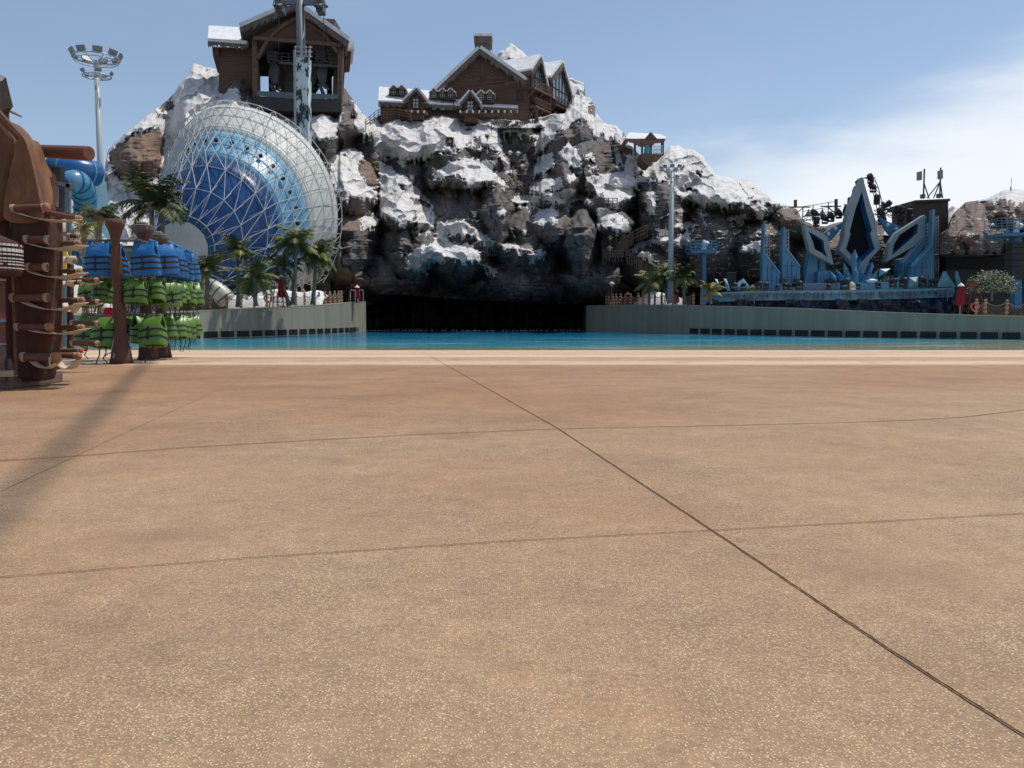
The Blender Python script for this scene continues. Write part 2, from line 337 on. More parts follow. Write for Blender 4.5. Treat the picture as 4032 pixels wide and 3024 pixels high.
# ---------------------------------------------------------------- pool walls
def dw(vb): return 1.9*F/(vb-HOR)
LW=[(60,1246,1350),(180,1243,1347),(400,1238,1345),(600,1231,1341),(750,1225,1336),(900,1217,1330),(1050,1210,1325),(1200,1203,1319),(1300,1197,1315),(1380,1190,1311),(1440,1187,1307)]
RW=[(2310,1203,1303),(2500,1200,1308),(2700,1201,1314),(2900,1206,1320),(3100,1212,1324),(3300,1221,1328),(3500,1229,1331),(3700,1236,1334),(4032,1246,1338),(4300,1252,1342)]
def interp(T,u,k):
    return float(np.interp(u,[t[0] for t in T],[t[k] for t in T]))
def walld(T,u): return dw(interp(T,u,2))
MC=mat('pool_wall_concrete',(0.215,0.21,0.165),(0.31,0.30,0.235),scale=1.3,rough=0.85,bump=0.01,stretch=(1,1,0.07),detail=9,lo=.3,hi=.72)
MCAP=mat('tan_coping',(0.46,0.36,0.25),(0.38,0.29,0.2),scale=2)
MVENT=mat('vent_black',(0.012,0.014,0.014),(0.02,0.022,0.022),scale=2)
MBARS=mat('vent_bars',(0.06,0.065,0.06),scale=2)
def terr(T,ext,name,back):
    q=[];us=np.linspace(T[0][0],T[-1][0],24)
    for u in us:
        dd=walld(T,u); p=P(u,interp(T,u,1),dd); q+=[p+Vector((0,0.25,-0.01)),Vector((p.x+ext,back,p.z-0.01))]
    o=MB().add(q,[(2*i,2*i+2,2*i+3,2*i+1) for i in range(len(us)-1)]).build(name,MCAP); tag(o,kind='structure')
terr(LW,-2,'terrace',108); terr(RW,2,'terrace',104)
def poolwall(T,ends,label,vents,side):
    us=list(np.linspace(T[0][0],T[-1][0],40)); b=P(us[len(us)//2],1300,walld(T,us[len(us)//2])); b.z=-3
    t=thing('pool_wall',b,label,'wall','curved concrete pool walls'); m=MB(); c=MB(); row=[]
    for u in us:
        dd=walld(T,u); p=P(u,interp(T,u,1),dd); row.append(p)
    if side=='L': row.append(Vector((row[-1].x*1.5-.6,row[-1].y*1.5,row[-1].z)))
    else: row=[Vector((row[0].x*1.45-.9,row[0].y*1.45,row[0].z))]+row
    n=len(row); vs=[]; fs=[]; inw=Vector((0.35 if side=='R' else -0.35,0.35,0))
    for p in row: vs+=[Vector((p.x,p.y,-3)),p,p+inw,Vector((p.x+inw.x,p.y+inw.y,-3))]
    for i in range(n-1):
        for a in range(3): fs.append((4*i+a,4*i+a+1,4*i+a+5,4*i+a+4))
    m.add(vs,fs).build('wall',MC,t)
    q=[]
    for p in row: q+=[p+Vector((0,-0.05,0.004)),p+inw*1.3+Vector((0,0,0.004)),p+Vector((0,-0.05,-0.06))]
    c.add(q,[(3*i,3*i+1,3*i+4,3*i+3) for i in range(n-1)]+[(3*i,3*i+3,3*i+5,3*i+2) for i in range(n-1)]).build('coping',MCAP,t)
    for a,e in vents:
        pa=P(a,1300,walld(T,a)); pb=P(e,1300,walld(T,e)); pa.z=pb.z=-1.03
        off=Vector((-pa.x,-pa.y,0)).normalized()*0.12; up=Vector((0,0,0.49)); k=max(5,int((pb-pa).length/0.14)); v=MB()
        v.prism([pa+off,pb+off,pb+off+up,pa+off+up],(0,0.05,0)); o=v.build('vent',MVENT,t)
        g=MB()
        for i in range(k+1):
            p=pa.lerp(pb,i/k)+off*1.3; g.box(p+Vector((0,-0.01,0.245)),(0.028,0.02,0.49))
        g.build('vent_bars',MBARS,o)
    return t
z5=lambda x:700+x/2.765
VL=[(z5(a),z5(b)) for a,b in[(285,433),(473,611),(648,776),(809,922),(952,1059),(1087,1188),(1212,1304),(1327,1408),(1428,1498),(1518,1583),(1602,1663),(1681,1738),(1754,1806),(1820,1862),(1873,1907),(1914,1943),(1950,1970)]]
VL=[(720-(a*74)-0,0) for a in range(0)]+[(195,232),(262,318),(345,400),(425,480),(503,560),(583,640),(663,722),(735,788)]+VL
VR=[(2700+a/3.16,2700+b/3.16) for a,b in[(50,152),(185,295),(328,443),(480,600),(638,768),(805,942),(978,1122),(1165,1318),(1362,1518),(1562,1725),(1770,1942)]]
VR+=[(3300+a/3.022,3300+b/3.022) for a,b in[(90,258),(303,475),(525,700),(750,930),(982,1165),(1217,1405),(1462,1650),(1704,1902),(1960,2168),(2230,2440)]]
wl=poolwall(LW,0,'curved grey concrete wall left of the dark cave, with a row of barred vents along the water',VL[1:],'L')
wr=poolwall(RW,0,'long curved grey concrete wall right of the dark cave, in front of the ice stage',VR,'R')
# small flood lamp on the left wall
p=P(1064,1229,walld(LW,1064)-0.15); MB().box(p,(0.32,0.3,0.28),(0.3,0,0)).bar(p+Vector((0,0.05,0.1)),p+Vector((0,0.3,0.1)),0.03).build('flood_lamp',mat('lamp_grey',(0.35,0.36,0.36),scale=5),wl)
# float line across the cave mouth
fl=thing('float_line',(0,98,-1.1),'line of small white floats strung across the water at the cave mouth','float line')
pts=[]
for i in range(73):
    u=1450+i*13.3; q=P(u,1300,98+1.2*math.sin(i*0.13)); q.z=-1.06; pts.append(q)
MB().tube(pts,0.015,4).build('rope',mat('rope_dark',(0.1,0.1,0.1)),fl)
f0=None
for i,q in enumerate(pts):
    if random.random()<0.12: continue
    if f0 is None:
        f0=MB().ball((0,98,-1.1),0.075,8).build('float',mat('float_white',(0.8,0.8,0.78),scale=5),fl); o=f0
    else:
        o=f0.copy(); COL.objects.link(o); o.parent=fl
    o.location=q-Vector((0,98,-1.1))+Vector((random.uniform(-.1,.1),0,-0.02))
# ---------------------------------------------------------------- mountain
def rock_material():
    m=bpy.data.materials.new('painted_rock'); m.use_nodes=True; t=m.node_tree; b=t.nodes['Principled BSDF']; K=t.links.new
    tc=t.nodes.new('ShaderNodeTexCoord'); o=tc.outputs['Object']
    def noise(s,st,d=6):
        mp=t.nodes.new('ShaderNodeMapping'); mp.inputs['Scale'].default_value=st; K(o,mp.inputs[0])
        n=t.nodes.new('ShaderNodeTexNoise'); n.inputs['Scale'].default_value=s; n.inputs['Detail'].default_value=d; n.inputs['Roughness'].default_value=0.65; K(mp.outputs[0],n.inputs['Vector']); return n.outputs['Fac']
    n1=noise(0.35,(1,1,1.6)); r1=t.nodes.new('ShaderNodeValToRGB'); e=r1.color_ramp.elements; e[0].position=0.34; e[0].color=(0.072,0.071,0.074,1); e[1].position=0.68; e[1].color=(0.18,0.168,0.157,1); K(n1,r1.inputs[0])
    ab=t.nodes.new('ShaderNodeAttribute'); ab.attribute_name='brown'
    mb=t.nodes.new('ShaderNodeMixRGB'); K(ab.outputs['Fac'],mb.inputs[0]); K(r1.outputs[0],mb.inputs[1]); mb.inputs[2].default_value=(0.21,0.145,0.105,1)
    n3=noise(1.2,(1,1,4)); r3=t.nodes.new('ShaderNodeMapRange'); r3.inputs[1].default_value=0.3; r3.inputs[2].default_value=0.7; r3.inputs[3].default_value=0.62; r3.inputs[4].default_value=1.3; K(n3,r3.inputs[0])
    mm=t.nodes.new('ShaderNodeMixRGB'); mm.blend_type='MULTIPLY'; mm.inputs[0].default_value=1; K(mb.outputs[0],mm.inputs[1]); K(r3.outputs[0],mm.inputs[2])
    n2=noise(0.9,(1,1,1)); r2=t.nodes.new('ShaderNodeValToRGB'); e=r2.color_ramp.elements; e[0].position=0.3; e[0].color=(0.38,0.39,0.41,1); e[1].position=0.62; e[1].color=(0.68,0.67,0.64,1); K(n2,r2.inputs[0])
    sn=t.nodes.new('ShaderNodeAttribute'); sn.attribute_name='snow'
    ns=noise(2.5,(1,1,0.6),3); ad=t.nodes.new('ShaderNodeMath'); ad.operation='MULTIPLY_ADD'; K(ns,ad.inputs[0]); ad.inputs[1].default_value=0.5; K(sn.outputs['Fac'],ad.inputs[2])
    cr=t.nodes.new('ShaderNodeMapRange'); cr.inputs[1].default_value=0.70; cr.inputs[2].default_value=0.80; K(ad.outputs[0],cr.inputs[0])
    mx=t.nodes.new('ShaderNodeMixRGB'); K(cr.outputs[0],mx.inputs[0]); K(mm.outputs[0],mx.inputs[1]); K(r2.outputs[0],mx.inputs[2])
    K(mx.outputs[0],b.inputs['Base Color']); b.inputs['Roughness'].default_value=0.85; b.inputs['Specular IOR Level'].default_value=0.25
    nb=noise(1.3,(1,1,3.5),8); bp=t.nodes.new('ShaderNodeBump'); bp.inputs['Distance'].default_value=0.2; bp.inputs['Strength'].default_value=0.6; K(nb,bp.inputs['Height']); K(bp.outputs[0],b.inputs['Normal'])
    return m
MROCK=rock_material()
Z6=lambda L:[(1250+x*.452,350+y*.452) for x,y in L]
Z7=lambda L:[(2000+x*.452,350+y*.452) for x,y in L]
Z8=lambda L:[(1350+x/2.107,1000+y/2.107) for x,y in L]
Z9=lambda L:[(2900+x/3.318,650+y/3.318) for x,y in L]
SNOW=[[(395,1230),(395,700),(430,585),(500,510),(600,430),(640,400),(740,280),(765,235),(980,280),(1020,330),(1020,460),(900,470),(900,700),(690,900),(690,1230)],
 [(1060,435),(1240,430),(1340,425),(1342,500),(1310,540),(1240,545),(1120,520)],
 [(1395,400),(1425,440),(1453,470),(1455,535),(1430,530),(1398,500)],
 Z6([(200,530),(330,510),(400,580),(350,660),(380,760),(440,860),(520,900),(520,960),(380,930),(330,950),(170,920),(90,700),(150,630)]),
 Z6([(380,1140),(450,1050),(530,1130),(530,1190),(400,1190)]),
 Z6([(530,620),(640,680),(720,740),(850,850),(950,950),(1010,1030),(1020,1220),(880,1230),(850,1050),(820,1150),(700,1170),(650,1120),(550,1090)]),
 Z6([(430,260),(550,200),(640,180),(700,220),(800,230),(950,180),(1070,150),(1200,180),(1330,210),(1500,220),(1700,220),(1580,380),(1620,560),(1560,560),(1480,480),(1300,470),(1200,540),(1100,540),(960,560),(950,640),(900,600),(730,630),(720,590),(540,590),(500,450)]),
 Z6([(1010,790),(1040,710),(1200,630),(1300,600),(1400,620),(1530,640),(1530,720),(1600,780),(1680,870),(1600,830),(1450,780),(1380,860),(1290,860),(1290,760),(1200,740)]),
 Z6([(1560,520),(1640,600),(1730,780),(1640,720)]),
 Z6([(1550,400),(1700,280),(1850,260),(1950,210),(2190,170),(2110,340),(1980,480),(1890,580),(1900,450),(1900,400),(1750,380)]),
 Z6([(1890,690),(1920,620),(2060,560),(2060,650),(2000,720),(1890,740)]),
 Z6([(1830,850),(1990,780),(2080,800),(1950,920)]),
 Z6([(1690,990),(1720,930),(1950,930),(1930,1000),(1800,1000)]),
 Z6([(1960,950),(2100,900),(2250,870),(2260,960),(2100,990),(1990,960)]),
 Z6([(1880,1110),(1930,1050),(2050,1030),(2100,1080),(2080,1130),(2050,1150),(1950,1170)]),
 Z6([(1560,1070),(1620,1040),(1650,1060),(1600,1110)]),Z6([(1780,1250),(1820,1240),(1810,1290)]),
 Z6([(1560,1340),(1700,1350),(1850,1400),(2000,1420),(1990,1450),(1800,1410),(1600,1380)]),
 Z6([(1040,1150),(1100,1170),(1280,1150),(1400,1240),(1540,1330),(1550,1420),(1480,1380),(1350,1270),(1150,1250),(1120,1290),(1180,1350),(1380,1400),(1420,1450),(1200,1470),(830,1450),(850,1390),(1000,1350),(1040,1300)]),
 Z8([(560,-10),(850,-10),(840,60),(700,80),(690,140),(560,120),(520,150),(540,60)]),Z8([(850,0),(1130,0),(1150,60),(980,50),(860,20)]),Z8([(1150,80),(1280,120),(1270,160),(1200,130)]),
 Z8([(1530,0),(1690,-10),(1640,40),(1570,40)]),
 Z7([(570,80),(630,0),(660,50),(760,60),(790,160),(800,250),(980,330),(1000,420),(1080,480),(1110,540),(1000,500),(960,430),(900,380),(870,450),(820,380),(760,400),(700,280),(600,260),(530,320),(480,350),(440,390),(500,250)]),
 Z7([(440,550),(530,470),(600,540),(640,620),(620,680),(560,680),(500,600),(460,600)]),Z7([(250,600),(400,550),(400,650),(360,700),(230,720)]),Z7([(240,380),(420,380),(330,500),(250,570)]),
 Z7([(670,780),(740,760),(1000,720),(1040,600),(1000,560),(1150,600),(1250,690),(1200,760),(1110,800),(1080,880),(940,880),(800,900),(680,900)]),
 Z7([(820,880),(1080,870),(1070,960),(1020,950),(960,1000),(870,990),(840,930)]),
 Z7([(770,1040),(860,1040),(960,1090),(1040,1140),(1070,1200),(1080,1270),(960,1230),(850,1180),(780,1180)]),
 Z7([(590,950),(660,930),(740,980),(740,1010),(650,960),(560,990),(510,1060),(520,1000)]),
 Z7([(1400,440),(1490,440),(1520,480),(1610,500),(1720,580),(1820,680),(1880,740),(2000,770),(2100,810),(2250,860),(2250,960),(2100,950),(1990,1000),(1930,1010),(1880,1040),(1820,990),(1620,1000),(1500,940),(1440,880),(1400,780),(1350,790),(1280,770),(1200,800),(1100,830),(1120,790),(1200,740),(1280,620),(1360,520)]),
 Z7([(1210,900),(1280,890),(1290,1000),(1270,1090),(1210,1070)]),Z7([(370,820),(460,770),(480,850),(400,880)]),Z7([(300,930),(560,860),(550,960),(480,1000),(400,970),(300,970)]),
 Z7([(510,750),(580,740),(590,780),(540,810)]),Z7([(670,590),(720,560),(760,570),(680,600)]),Z7([(700,690),(770,670),(770,700),(720,700)]),Z7([(920,520),(960,530),(1020,700),(950,620)]),
 Z7([(1450,1310),(1560,1240),(1600,1300),(1580,1340),(1500,1370),(1430,1340)]),Z7([(1150,1330),(1400,1300),(1440,1330),(1250,1340),(1000,1437)]),
 Z7([(1440,1060),(1550,1040),(1570,1070),(1480,1080)]),Z7([(1420,1190),(1560,1160),(1680,1180),(1550,1220),(1430,1210)]),Z7([(1640,1070),(1760,1090),(1700,1110)]),Z7([(1920,1110),(2090,1090),(2060,1130),(1960,1130)]),
 Z7([(2020,1380),(2200,1320),(2212,1380),(2100,1400)]),
 Z9([(-20,150),(130,150),(380,320),(430,400),(680,500),(480,510),(330,500),(180,430),(150,520),(0,480)]),Z9([(60,1080),(250,1000),(320,1060),(200,1100),(100,1130)]),Z9([(180,550),(320,520),(420,570),(300,640)])]
ROCKH=[[(430,600),(520,520),(560,520),(600,500),(625,505),(650,530),(640,620),(625,700),(560,720),(500,715),(460,700),(430,640)],[(640,395),(680,390),(690,420),(660,440),(625,430)],
 [(885,290),(975,300),(1000,340),(1000,430),(965,410),(930,350),(900,340),(880,320)],
 Z6([(1120,430),(1190,420),(1170,520),(1120,500)]),Z6([(1360,420),(1420,400),(1420,500),(1370,500)]),Z6([(1290,330),(1350,320),(1340,370),(1290,370)]),Z6([(1450,400),(1490,390),(1480,450)]),
 Z6([(800,950),(880,950),(1000,1000),(1000,1020),(860,1010)]),Z6([(710,820),(760,830),(770,870),(720,860)]),
 Z6([(1640,340),(1760,280),(1850,285),(1780,330),(1700,350)]),Z6([(1870,330),(2000,320),(1960,370),(1880,370)]),Z6([(1530,500),(1590,560),(1560,620),(1470,600),(1480,540)]),
 Z7([(700,110),(740,110),(770,170),(760,240),(700,190)]),Z7([(1530,830),(1640,880),(1660,920),(1560,880)]),Z7([(1630,700),(1690,720),(1680,770),(1640,750)]),
 Z7([(880,1110),(930,1120),(940,1150),(890,1150)]),Z7([(960,1130),(1010,1130),(1010,1160)]),Z7([(1090,730),(1180,710),(1170,770),(1100,770)])]
BROWN=[([(430,600),(560,520),(650,530),(640,700),(460,700)],0.9),(Z6([(350,600),(530,600),(530,900),(400,760)]),0.9),(Z6([(160,920),(520,950),(520,1200),(180,1250)]),0.45),([(3100,800),(3400,860),(3740,880),(3740,1200),(3000,1200),(2950,1000)],0.4),(Z7([(600,800),(700,860),(720,1000),(760,1100),(700,1000)]),0.8),([(1290,1050),(1500,1100),(1400,1200),(1290,1200)],0.35)]
# cu,cv,rl,rr,ru,rd,protrusion
BLD=[(800,400,130,190,150,200,5),(560,620,170,130,170,200,6),(480,900,120,200,200,320,5),(1355,470,45,75,130,130,6),(1280,520,120,70,90,100,4.5),(1370,770,100,125,190,100,7),(1390,950,110,110,150,260,7.5),
 (1590,850,105,125,230,75,8),(1600,1000,110,130,170,210,8.5),(1680,530,230,200,90,120,5),(1560,520,90,90,80,100,5.5),(1860,600,190,150,120,130,6.5),(1850,700,200,150,90,60,9),(1830,860,200,150,150,300,8.5),(1960,820,100,70,170,200,9.5),
 (1690,960,160,100,70,130,11),(1800,990,120,150,90,160,11.5),(2240,520,180,140,150,180,6),(2290,620,130,150,130,170,8.5),(2230,690,80,75,120,120,12),(2180,740,110,70,110,120,9),(2100,960,170,130,150,270,9),(2200,880,160,90,100,150,10.5),
 (2290,900,85,75,130,320,14),(2420,700,140,110,90,90,8),(2400,780,130,110,60,110,10),(2430,880,110,70,75,90,12.5),(2480,560,90,90,80,110,6),(2620,760,120,110,110,430,9),(2700,660,120,170,120,160,7),(2830,760,140,150,90,80,9),(2800,900,140,160,120,290,7.5),
 (2960,800,150,120,100,90,8),(3000,930,160,170,80,230,7),(3150,860,120,110,60,120,8.5),(3220,980,150,200,90,220,6.5),(3480,940,180,180,80,250,6),(2560,1030,150,150,90,190,10),(2350,1080,200,160,90,150,11),(1500,1100,170,200,110,110,8),(2050,1120,250,260,130,110,10)]
SKYL=[(395,905),(405,700),(425,590),(470,545),(500,520),(560,470),(600,440),(640,410),(680,370),(710,330),(740,290),(762,248),(800,262),(860,275),(920,282),(975,300),(1000,400),(1010,432),(1330,430),(1340,355),(1350,345),(1362,352),(1390,392),(1430,450),(1460,475),(1490,455),(1530,440),(1560,455),(1580,478),(1620,478),(1650,458),(1690,440),(1735,430),(1800,450),(1860,462),(1950,470),(2020,472),(2070,478),(2110,465),(2180,450),(2226,445),(2238,412),(2262,368),(2285,378),(2292,372),(2322,385),(2340,410),(2350,450),(2375,480),(2430,500),(2460,530),(2490,570),(2515,606),(2545,622),(2592,632),(2615,606),(2640,572),(2655,578),(2672,568),(2690,585),(2730,590),(2765,610),(2790,650),(2820,690),(2860,695),(2900,705),(2930,700),(2960,720),(3010,755),(3040,790),(3100,810),(3140,825),(3160,865),(3220,895),(3330,870),(3480,868),(3560,900),(3740,905)]
def relief(name,SK,bot,base,BL,su=2.6,rows=360,SN=(),RH=(),BR=(),noise=1.0,seed=0,ceil=None,side=6.0,smooth=False,kind='structure',lift=1.0):
    us=np.arange(SK[0][0],SK[-1][0]+0.1,su); nu=len(us)
    sk=np.interp(us,[a for a,_ in SK],[b for _,b in SK])-(fbm(us/14+seed,us*0+3)-0.5)*9*noise
    bt=bot(us); t=np.linspace(0,1,rows)[:,None]
    U=np.repeat(us[None,:],rows,0); V=bt*(1-t)+sk*t
    wu=U+(fbm(U/55+seed,V/55,3)-0.5)*46; wv=V+(fbm(U/50+9,V/60+seed,3)-0.5)*46
    rel=np.zeros(U.shape)
    for cu,cv,rl,rr,ru,rd,p in BL:
        qx=(wu-cu)/np.where(wu<cu,rl,rr); qy=(wv-cv)/np.where(wv<cv,ru,rd); q=np.hypot(qx,qy)
        rel=np.maximum(rel,np.where(q<1,p*1.4*(1-np.clip(q,0,1)**np.where(qy<0,1.35,2.6)),0))
    f1,f2,h,gx,gy=worley(wu/58+seed,wv/82,1); rel=rel+((h-0.3)*1.3-gx*(h-0.5)*3.2-gy*0.4)*noise*np.where(U>2750,.6,1)*np.clip((f2-f1)*7,0,1)
    f1,f2,h,gx,gy=worley(wu/27+seed,wv/30,5); rel=rel+((h-0.5)*0.18-gx*(h-0.5)*0.5)*noise*np.where(U>2750,.7,1)*np.clip((f2-f1)*8,0,1)
    rel=rel+(ridge(U/80,V/95+seed,2)-0.5)*2.2*noise+(fbm(U/70+V/90,V/5,3)-0.5)*0.55*noise
    snow=np.zeros(U.shape)
    ju=U+(fbm(U/9,V/9,3)-0.5)*15; jv=V+(fbm(U/10+5,V/10+8,3)-0.5)*15
    dr=np.clip(vn(U/5.5,U*0+2)-0.35,0,1)**1.3*62*(0.3+fbm(U/40,V/40+4,2)); 
    for pl in SN:
        snow=np.maximum(snow,inpoly(ju,jv,pl)*1.0); snow=np.maximum(snow,inpoly(ju,jv-dr,pl)*0.95)
    for pl in RH: snow=np.where(inpoly(ju,jv-dr*0.3,pl),0,snow)
    rnd=ridge(U/34+3,V/15+seed,3)
    snow=np.where((snow<0.5)&(rnd>0.865)&(V<1090)&(V>820)&(U>2560),0.8,snow)
    near=(vn(U/60+8,V/60)>0.25)&(ridge(U/26+9,V/15+3,3)>0.80)
    s0=snow.copy()
    for _k in range(28): s0=(s0+np.roll(s0,1,0)+np.roll(s0,-1,0)+np.roll(s0,1,1)+np.roll(s0,-1,1))/5
    snow=np.where((snow<0.5)&near&(s0>0.10),0.85,snow)
    brown=np.clip((fbm(U/45+2,V/60,4)-0.55)*2.0,0,0.35)
    for pl,w_ in BR: brown=np.where(inpoly(ju,jv,pl),np.maximum(brown,w_*(0.6+0.8*fbm(U/20,V/20,3))),brown)
    # steep bare rock, sloping snow ledges: integrate a slope per column and keep its local part
    def gauss(a,sx,sy):
        sx*=rows/250; sy*=3.6/su
        h_,w_=a.shape; q=np.pad(a,((h_//2,h_//2),(w_//4,w_//4)),'edge'); fy=np.fft.fftfreq(q.shape[0])[:,None]; fx=np.fft.rfftfreq(q.shape[1])[None,:]
        r=np.fft.irfft2(np.fft.rfft2(q)*np.exp(-2*math.pi**2*((fx*sx)**2+(fy*sy)**2)),q.shape); return r[h_//2:h_//2+h_,w_//4:w_//4+w_]
    sm=np.zeros(U.shape)
    for pl in SN: sm=np.maximum(sm,inpoly(ju,jv,pl)*1.0)
    for pl in RH: sm=np.where(inpoly(ju,jv,pl),0,sm)
    sm=gauss(sm,5,1.2); dv=np.abs(np.gradient(V,axis=0))*0.031; C=np.cumsum((sm*1.15-(1-sm)*0.22)*dv,0); C=C-gauss(C,34,38); rel=rel-np.clip(C,-7,7)*lift
    # snow blanket: smoother and proud of the rock
    def blur(a,k):
        for _ in range(k*2):
            a=(a+np.roll(a,1,0)+np.roll(a,-1,0)+np.roll(a,1,1)+np.roll(a,-1,1))/5
        return a
    g1,g2,gh,_,_=worley(wu/46+3,wv/40+7,9); k1,k2,kh,_,_=worley(ju/21+1,jv/17+5,3); relS=blur(rel,20)+0.45+((g1**2)*2.6+(gh-0.5)*0.7+(k1**2)*0.5)*noise
    sb=blur(snow,2); rel=rel*(1-sb)+relS*sb
    edge=np.minimum(1,np.minimum((U-us[0])/45,(us[-1]-U)/45)); 
    D=base(U,V)-rel+side*(1-np.clip(edge,0,1))**2
    # roll back at the skyline
    D=D+np.clip((t-0.965)/0.035,0,1)**2*2.5
    X=np.zeros(U.shape+(3,)); xc=(U-2016)/F; yc=(1512-V)/F; ry=_c+yc*_s; rz=yc*_c-_s
    X[...,0]=xc*D/ry; X[...,1]=D; X[...,2]=CAMZ+rz*D/ry
    rowsX=[X]; sA=[snow]; bA=[brown]
    top=X[-1:].copy()
    for dy,dz in((5,-0.5),(16,-2.5),(30,-8),(42,-40)):
        q=top.copy(); q[...,0]*=1+dy/110; q[...,1]+=dy; q[...,2]=np.maximum(top[...,2]+dz-(dy>40)*30,-3.5); rowsX.append(q); sA.append(snow[-1:]*0+(1 if dy<20 else 0)); bA.append(brown[-1:])
    bots=X[:1].copy(); lo=[]
    for dy,z in (ceil or ((2,-3.5),)):
        q=bots.copy(); q[...,1]+=dy; q[...,2]=(bots[...,2]+z) if abs(z)<3 else z; lo.append(q)
    rowsX=lo[::-1]+rowsX; sA=[snow[:1]*0]*len(lo)+sA; bA=[brown[:1]]*len(lo)+bA
    A=np.concatenate(rowsX,0); sA=np.concatenate(sA,0); bA=np.concatenate(bA,0); nr=A.shape[0]
    idx=np.arange(nr*nu).reshape(nr,nu); fc=np.stack([idx[:-1,:-1],idx[:-1,1:],idx[1:,1:],idx[1:,:-1]],-1).reshape(-1,4)
    o=npmesh(name,A.reshape(-1,3),fc,{'snow':sA,'brown':bA},MROCK,smooth)
    if kind: tag(o,kind=kind)
    return o
def mbot(u):
    return np.interp(u,[395,1300,1400,1450,1600,1800,2000,2200,2330,2420,3740],[1240,1240,1215,1160,1163,1178,1188,1196,1200,1235,1240])
def mbase(U,V):
    d0=np.interp(U,[395,900,1300,1450,2300,2600,3100,3740],[90,91,93,99,100,101,98,96]); h=np.clip((1215-V)/850,0,1.1)
    return d0+18*np.clip(h,0,2)**1.25+8*h*h+np.clip((V-930)/270,0,1)**1.5*np.where(U>1300,7.5,3)+np.where((U>1960)&(U<2130)&(V>505)&(V<790),3.5,0)
relief('mountain',SKYL,mbot,mbase,BLD,SN=SNOW,RH=ROCKH,BR=BROWN,ceil=((3,0.15),(14,0.8),(34,1.2),(36,-3.5)))
# peak behind the lodge
relief('far_peak',[(1940,300),(1962,205),(1985,195),(2008,172),(2030,180),(2060,205),(2090,230),(2110,240),(2150,243),(2175,262),(2230,300),(2300,330),(2300,400)],lambda u:u*0+470,lambda U,V:158+(470-V)*0.06,[(2010,260,70,90,90,150,8),(2140,300,80,80,70,120,7)],rows=90,SN=[[(1900,100),(2300,100),(2300,500),(1900,500)]],RH=[[(2050,240),(2080,235),(2075,255),(2050,252)],[(2150,250),(2175,262),(2160,275)]],noise=1.1,seed=5)
# flat-topped rock mass on the far right
relief('right_rock',[(3700,920),(3735,900),(3748,850),(3770,825),(3800,797),(3850,788),(3900,776),(3945,752),(3985,742),(4032,748),(4120,755),(4240,800),(4300,860)],lambda u:u*0+1002,lambda U,V:83+(1000-V)*0.05,[(3860,900,120,150,110,110,5),(3980,830,120,160,90,80,6),(4120,920,120,120,130,110,5),(3770,900,50,60,80,110,4)],rows=110,
 SN=[[(3850,797),(3860,770),(4032,720),(4300,740),(4300,800),(4032,795),(3960,780),(3900,785)]],BR=[([(3690,700),(4310,700),(4310,1010),(3690,1010)],0.5)],noise=0.55,seed=9,ceil=((1.5,0.1),(9,0.3),(9.5,-3.5)))
relief('small_rock_peak',[(3725,860),(3738,815),(3755,808),(3770,822),(3790,860)],lambda u:u*0+1000,lambda U,V:104+(1000-V)*0.05,[(3755,860,30,30,50,90,3)],rows=60,SN=[[(3700,780),(3800,780),(3800,960),(3700,960)]],noise=0.5,seed=19)
# ---------------------------------------------------------------- materials
MSTEEL=mat('galvanised_steel',(0.52,0.54,0.54),(0.42,0.44,0.45),scale=2,rough=0.5,metal=0.3)
MSTEELD=mat('dark_steel',(0.10,0.11,0.12),(0.06,0.065,0.07),scale=2,rough=0.5)
MBLACK=mat('matt_black',(0.014,0.015,0.017),(0.022,0.023,0.026),scale=4,rough=0.6)
MWHITE=mat('white_paint',(0.74,0.75,0.75),(0.62,0.64,0.65),scale=1.5,rough=0.5)
MSNOWR=mat('roof_snow',(0.72,0.73,0.74),(0.58,0.60,0.62),scale=1.2,rough=0.85,bump=0.05,bscale=3)
MTHATCH=mat('roof_fringe',(0.17,0.145,0.125),(0.09,0.075,0.065),scale=3,rough=0.95,bump=0.06,stretch=(1,1,0.3))
MWOOD=mat('brown_timber_cladding',(0.125,0.072,0.050),(0.075,0.043,0.032),scale=1.0,rough=0.8,bump=0.05,bscale=2,stretch=(0.3,0.3,6))
MWOODL=mat('timber_beam',(0.16,0.10,0.072),(0.10,0.062,0.046),scale=1.5,rough=0.8,bump=0.02)
MGLASS=mat('window_glass',(0.10,0.16,0.20),(0.16,0.23,0.27),scale=0.6,rough=0.08,spec=0.9)
MPANE=mat('pale_blind_window',(0.42,0.50,0.50),(0.34,0.42,0.43),scale=0.8,rough=0.25)
MFRAME=mat('dark_window_frame',(0.025,0.03,0.035),scale=3)
MDARKIN=mat('dark_interior',(0.02,0.021,0.024),(0.035,0.035,0.038),scale=1)
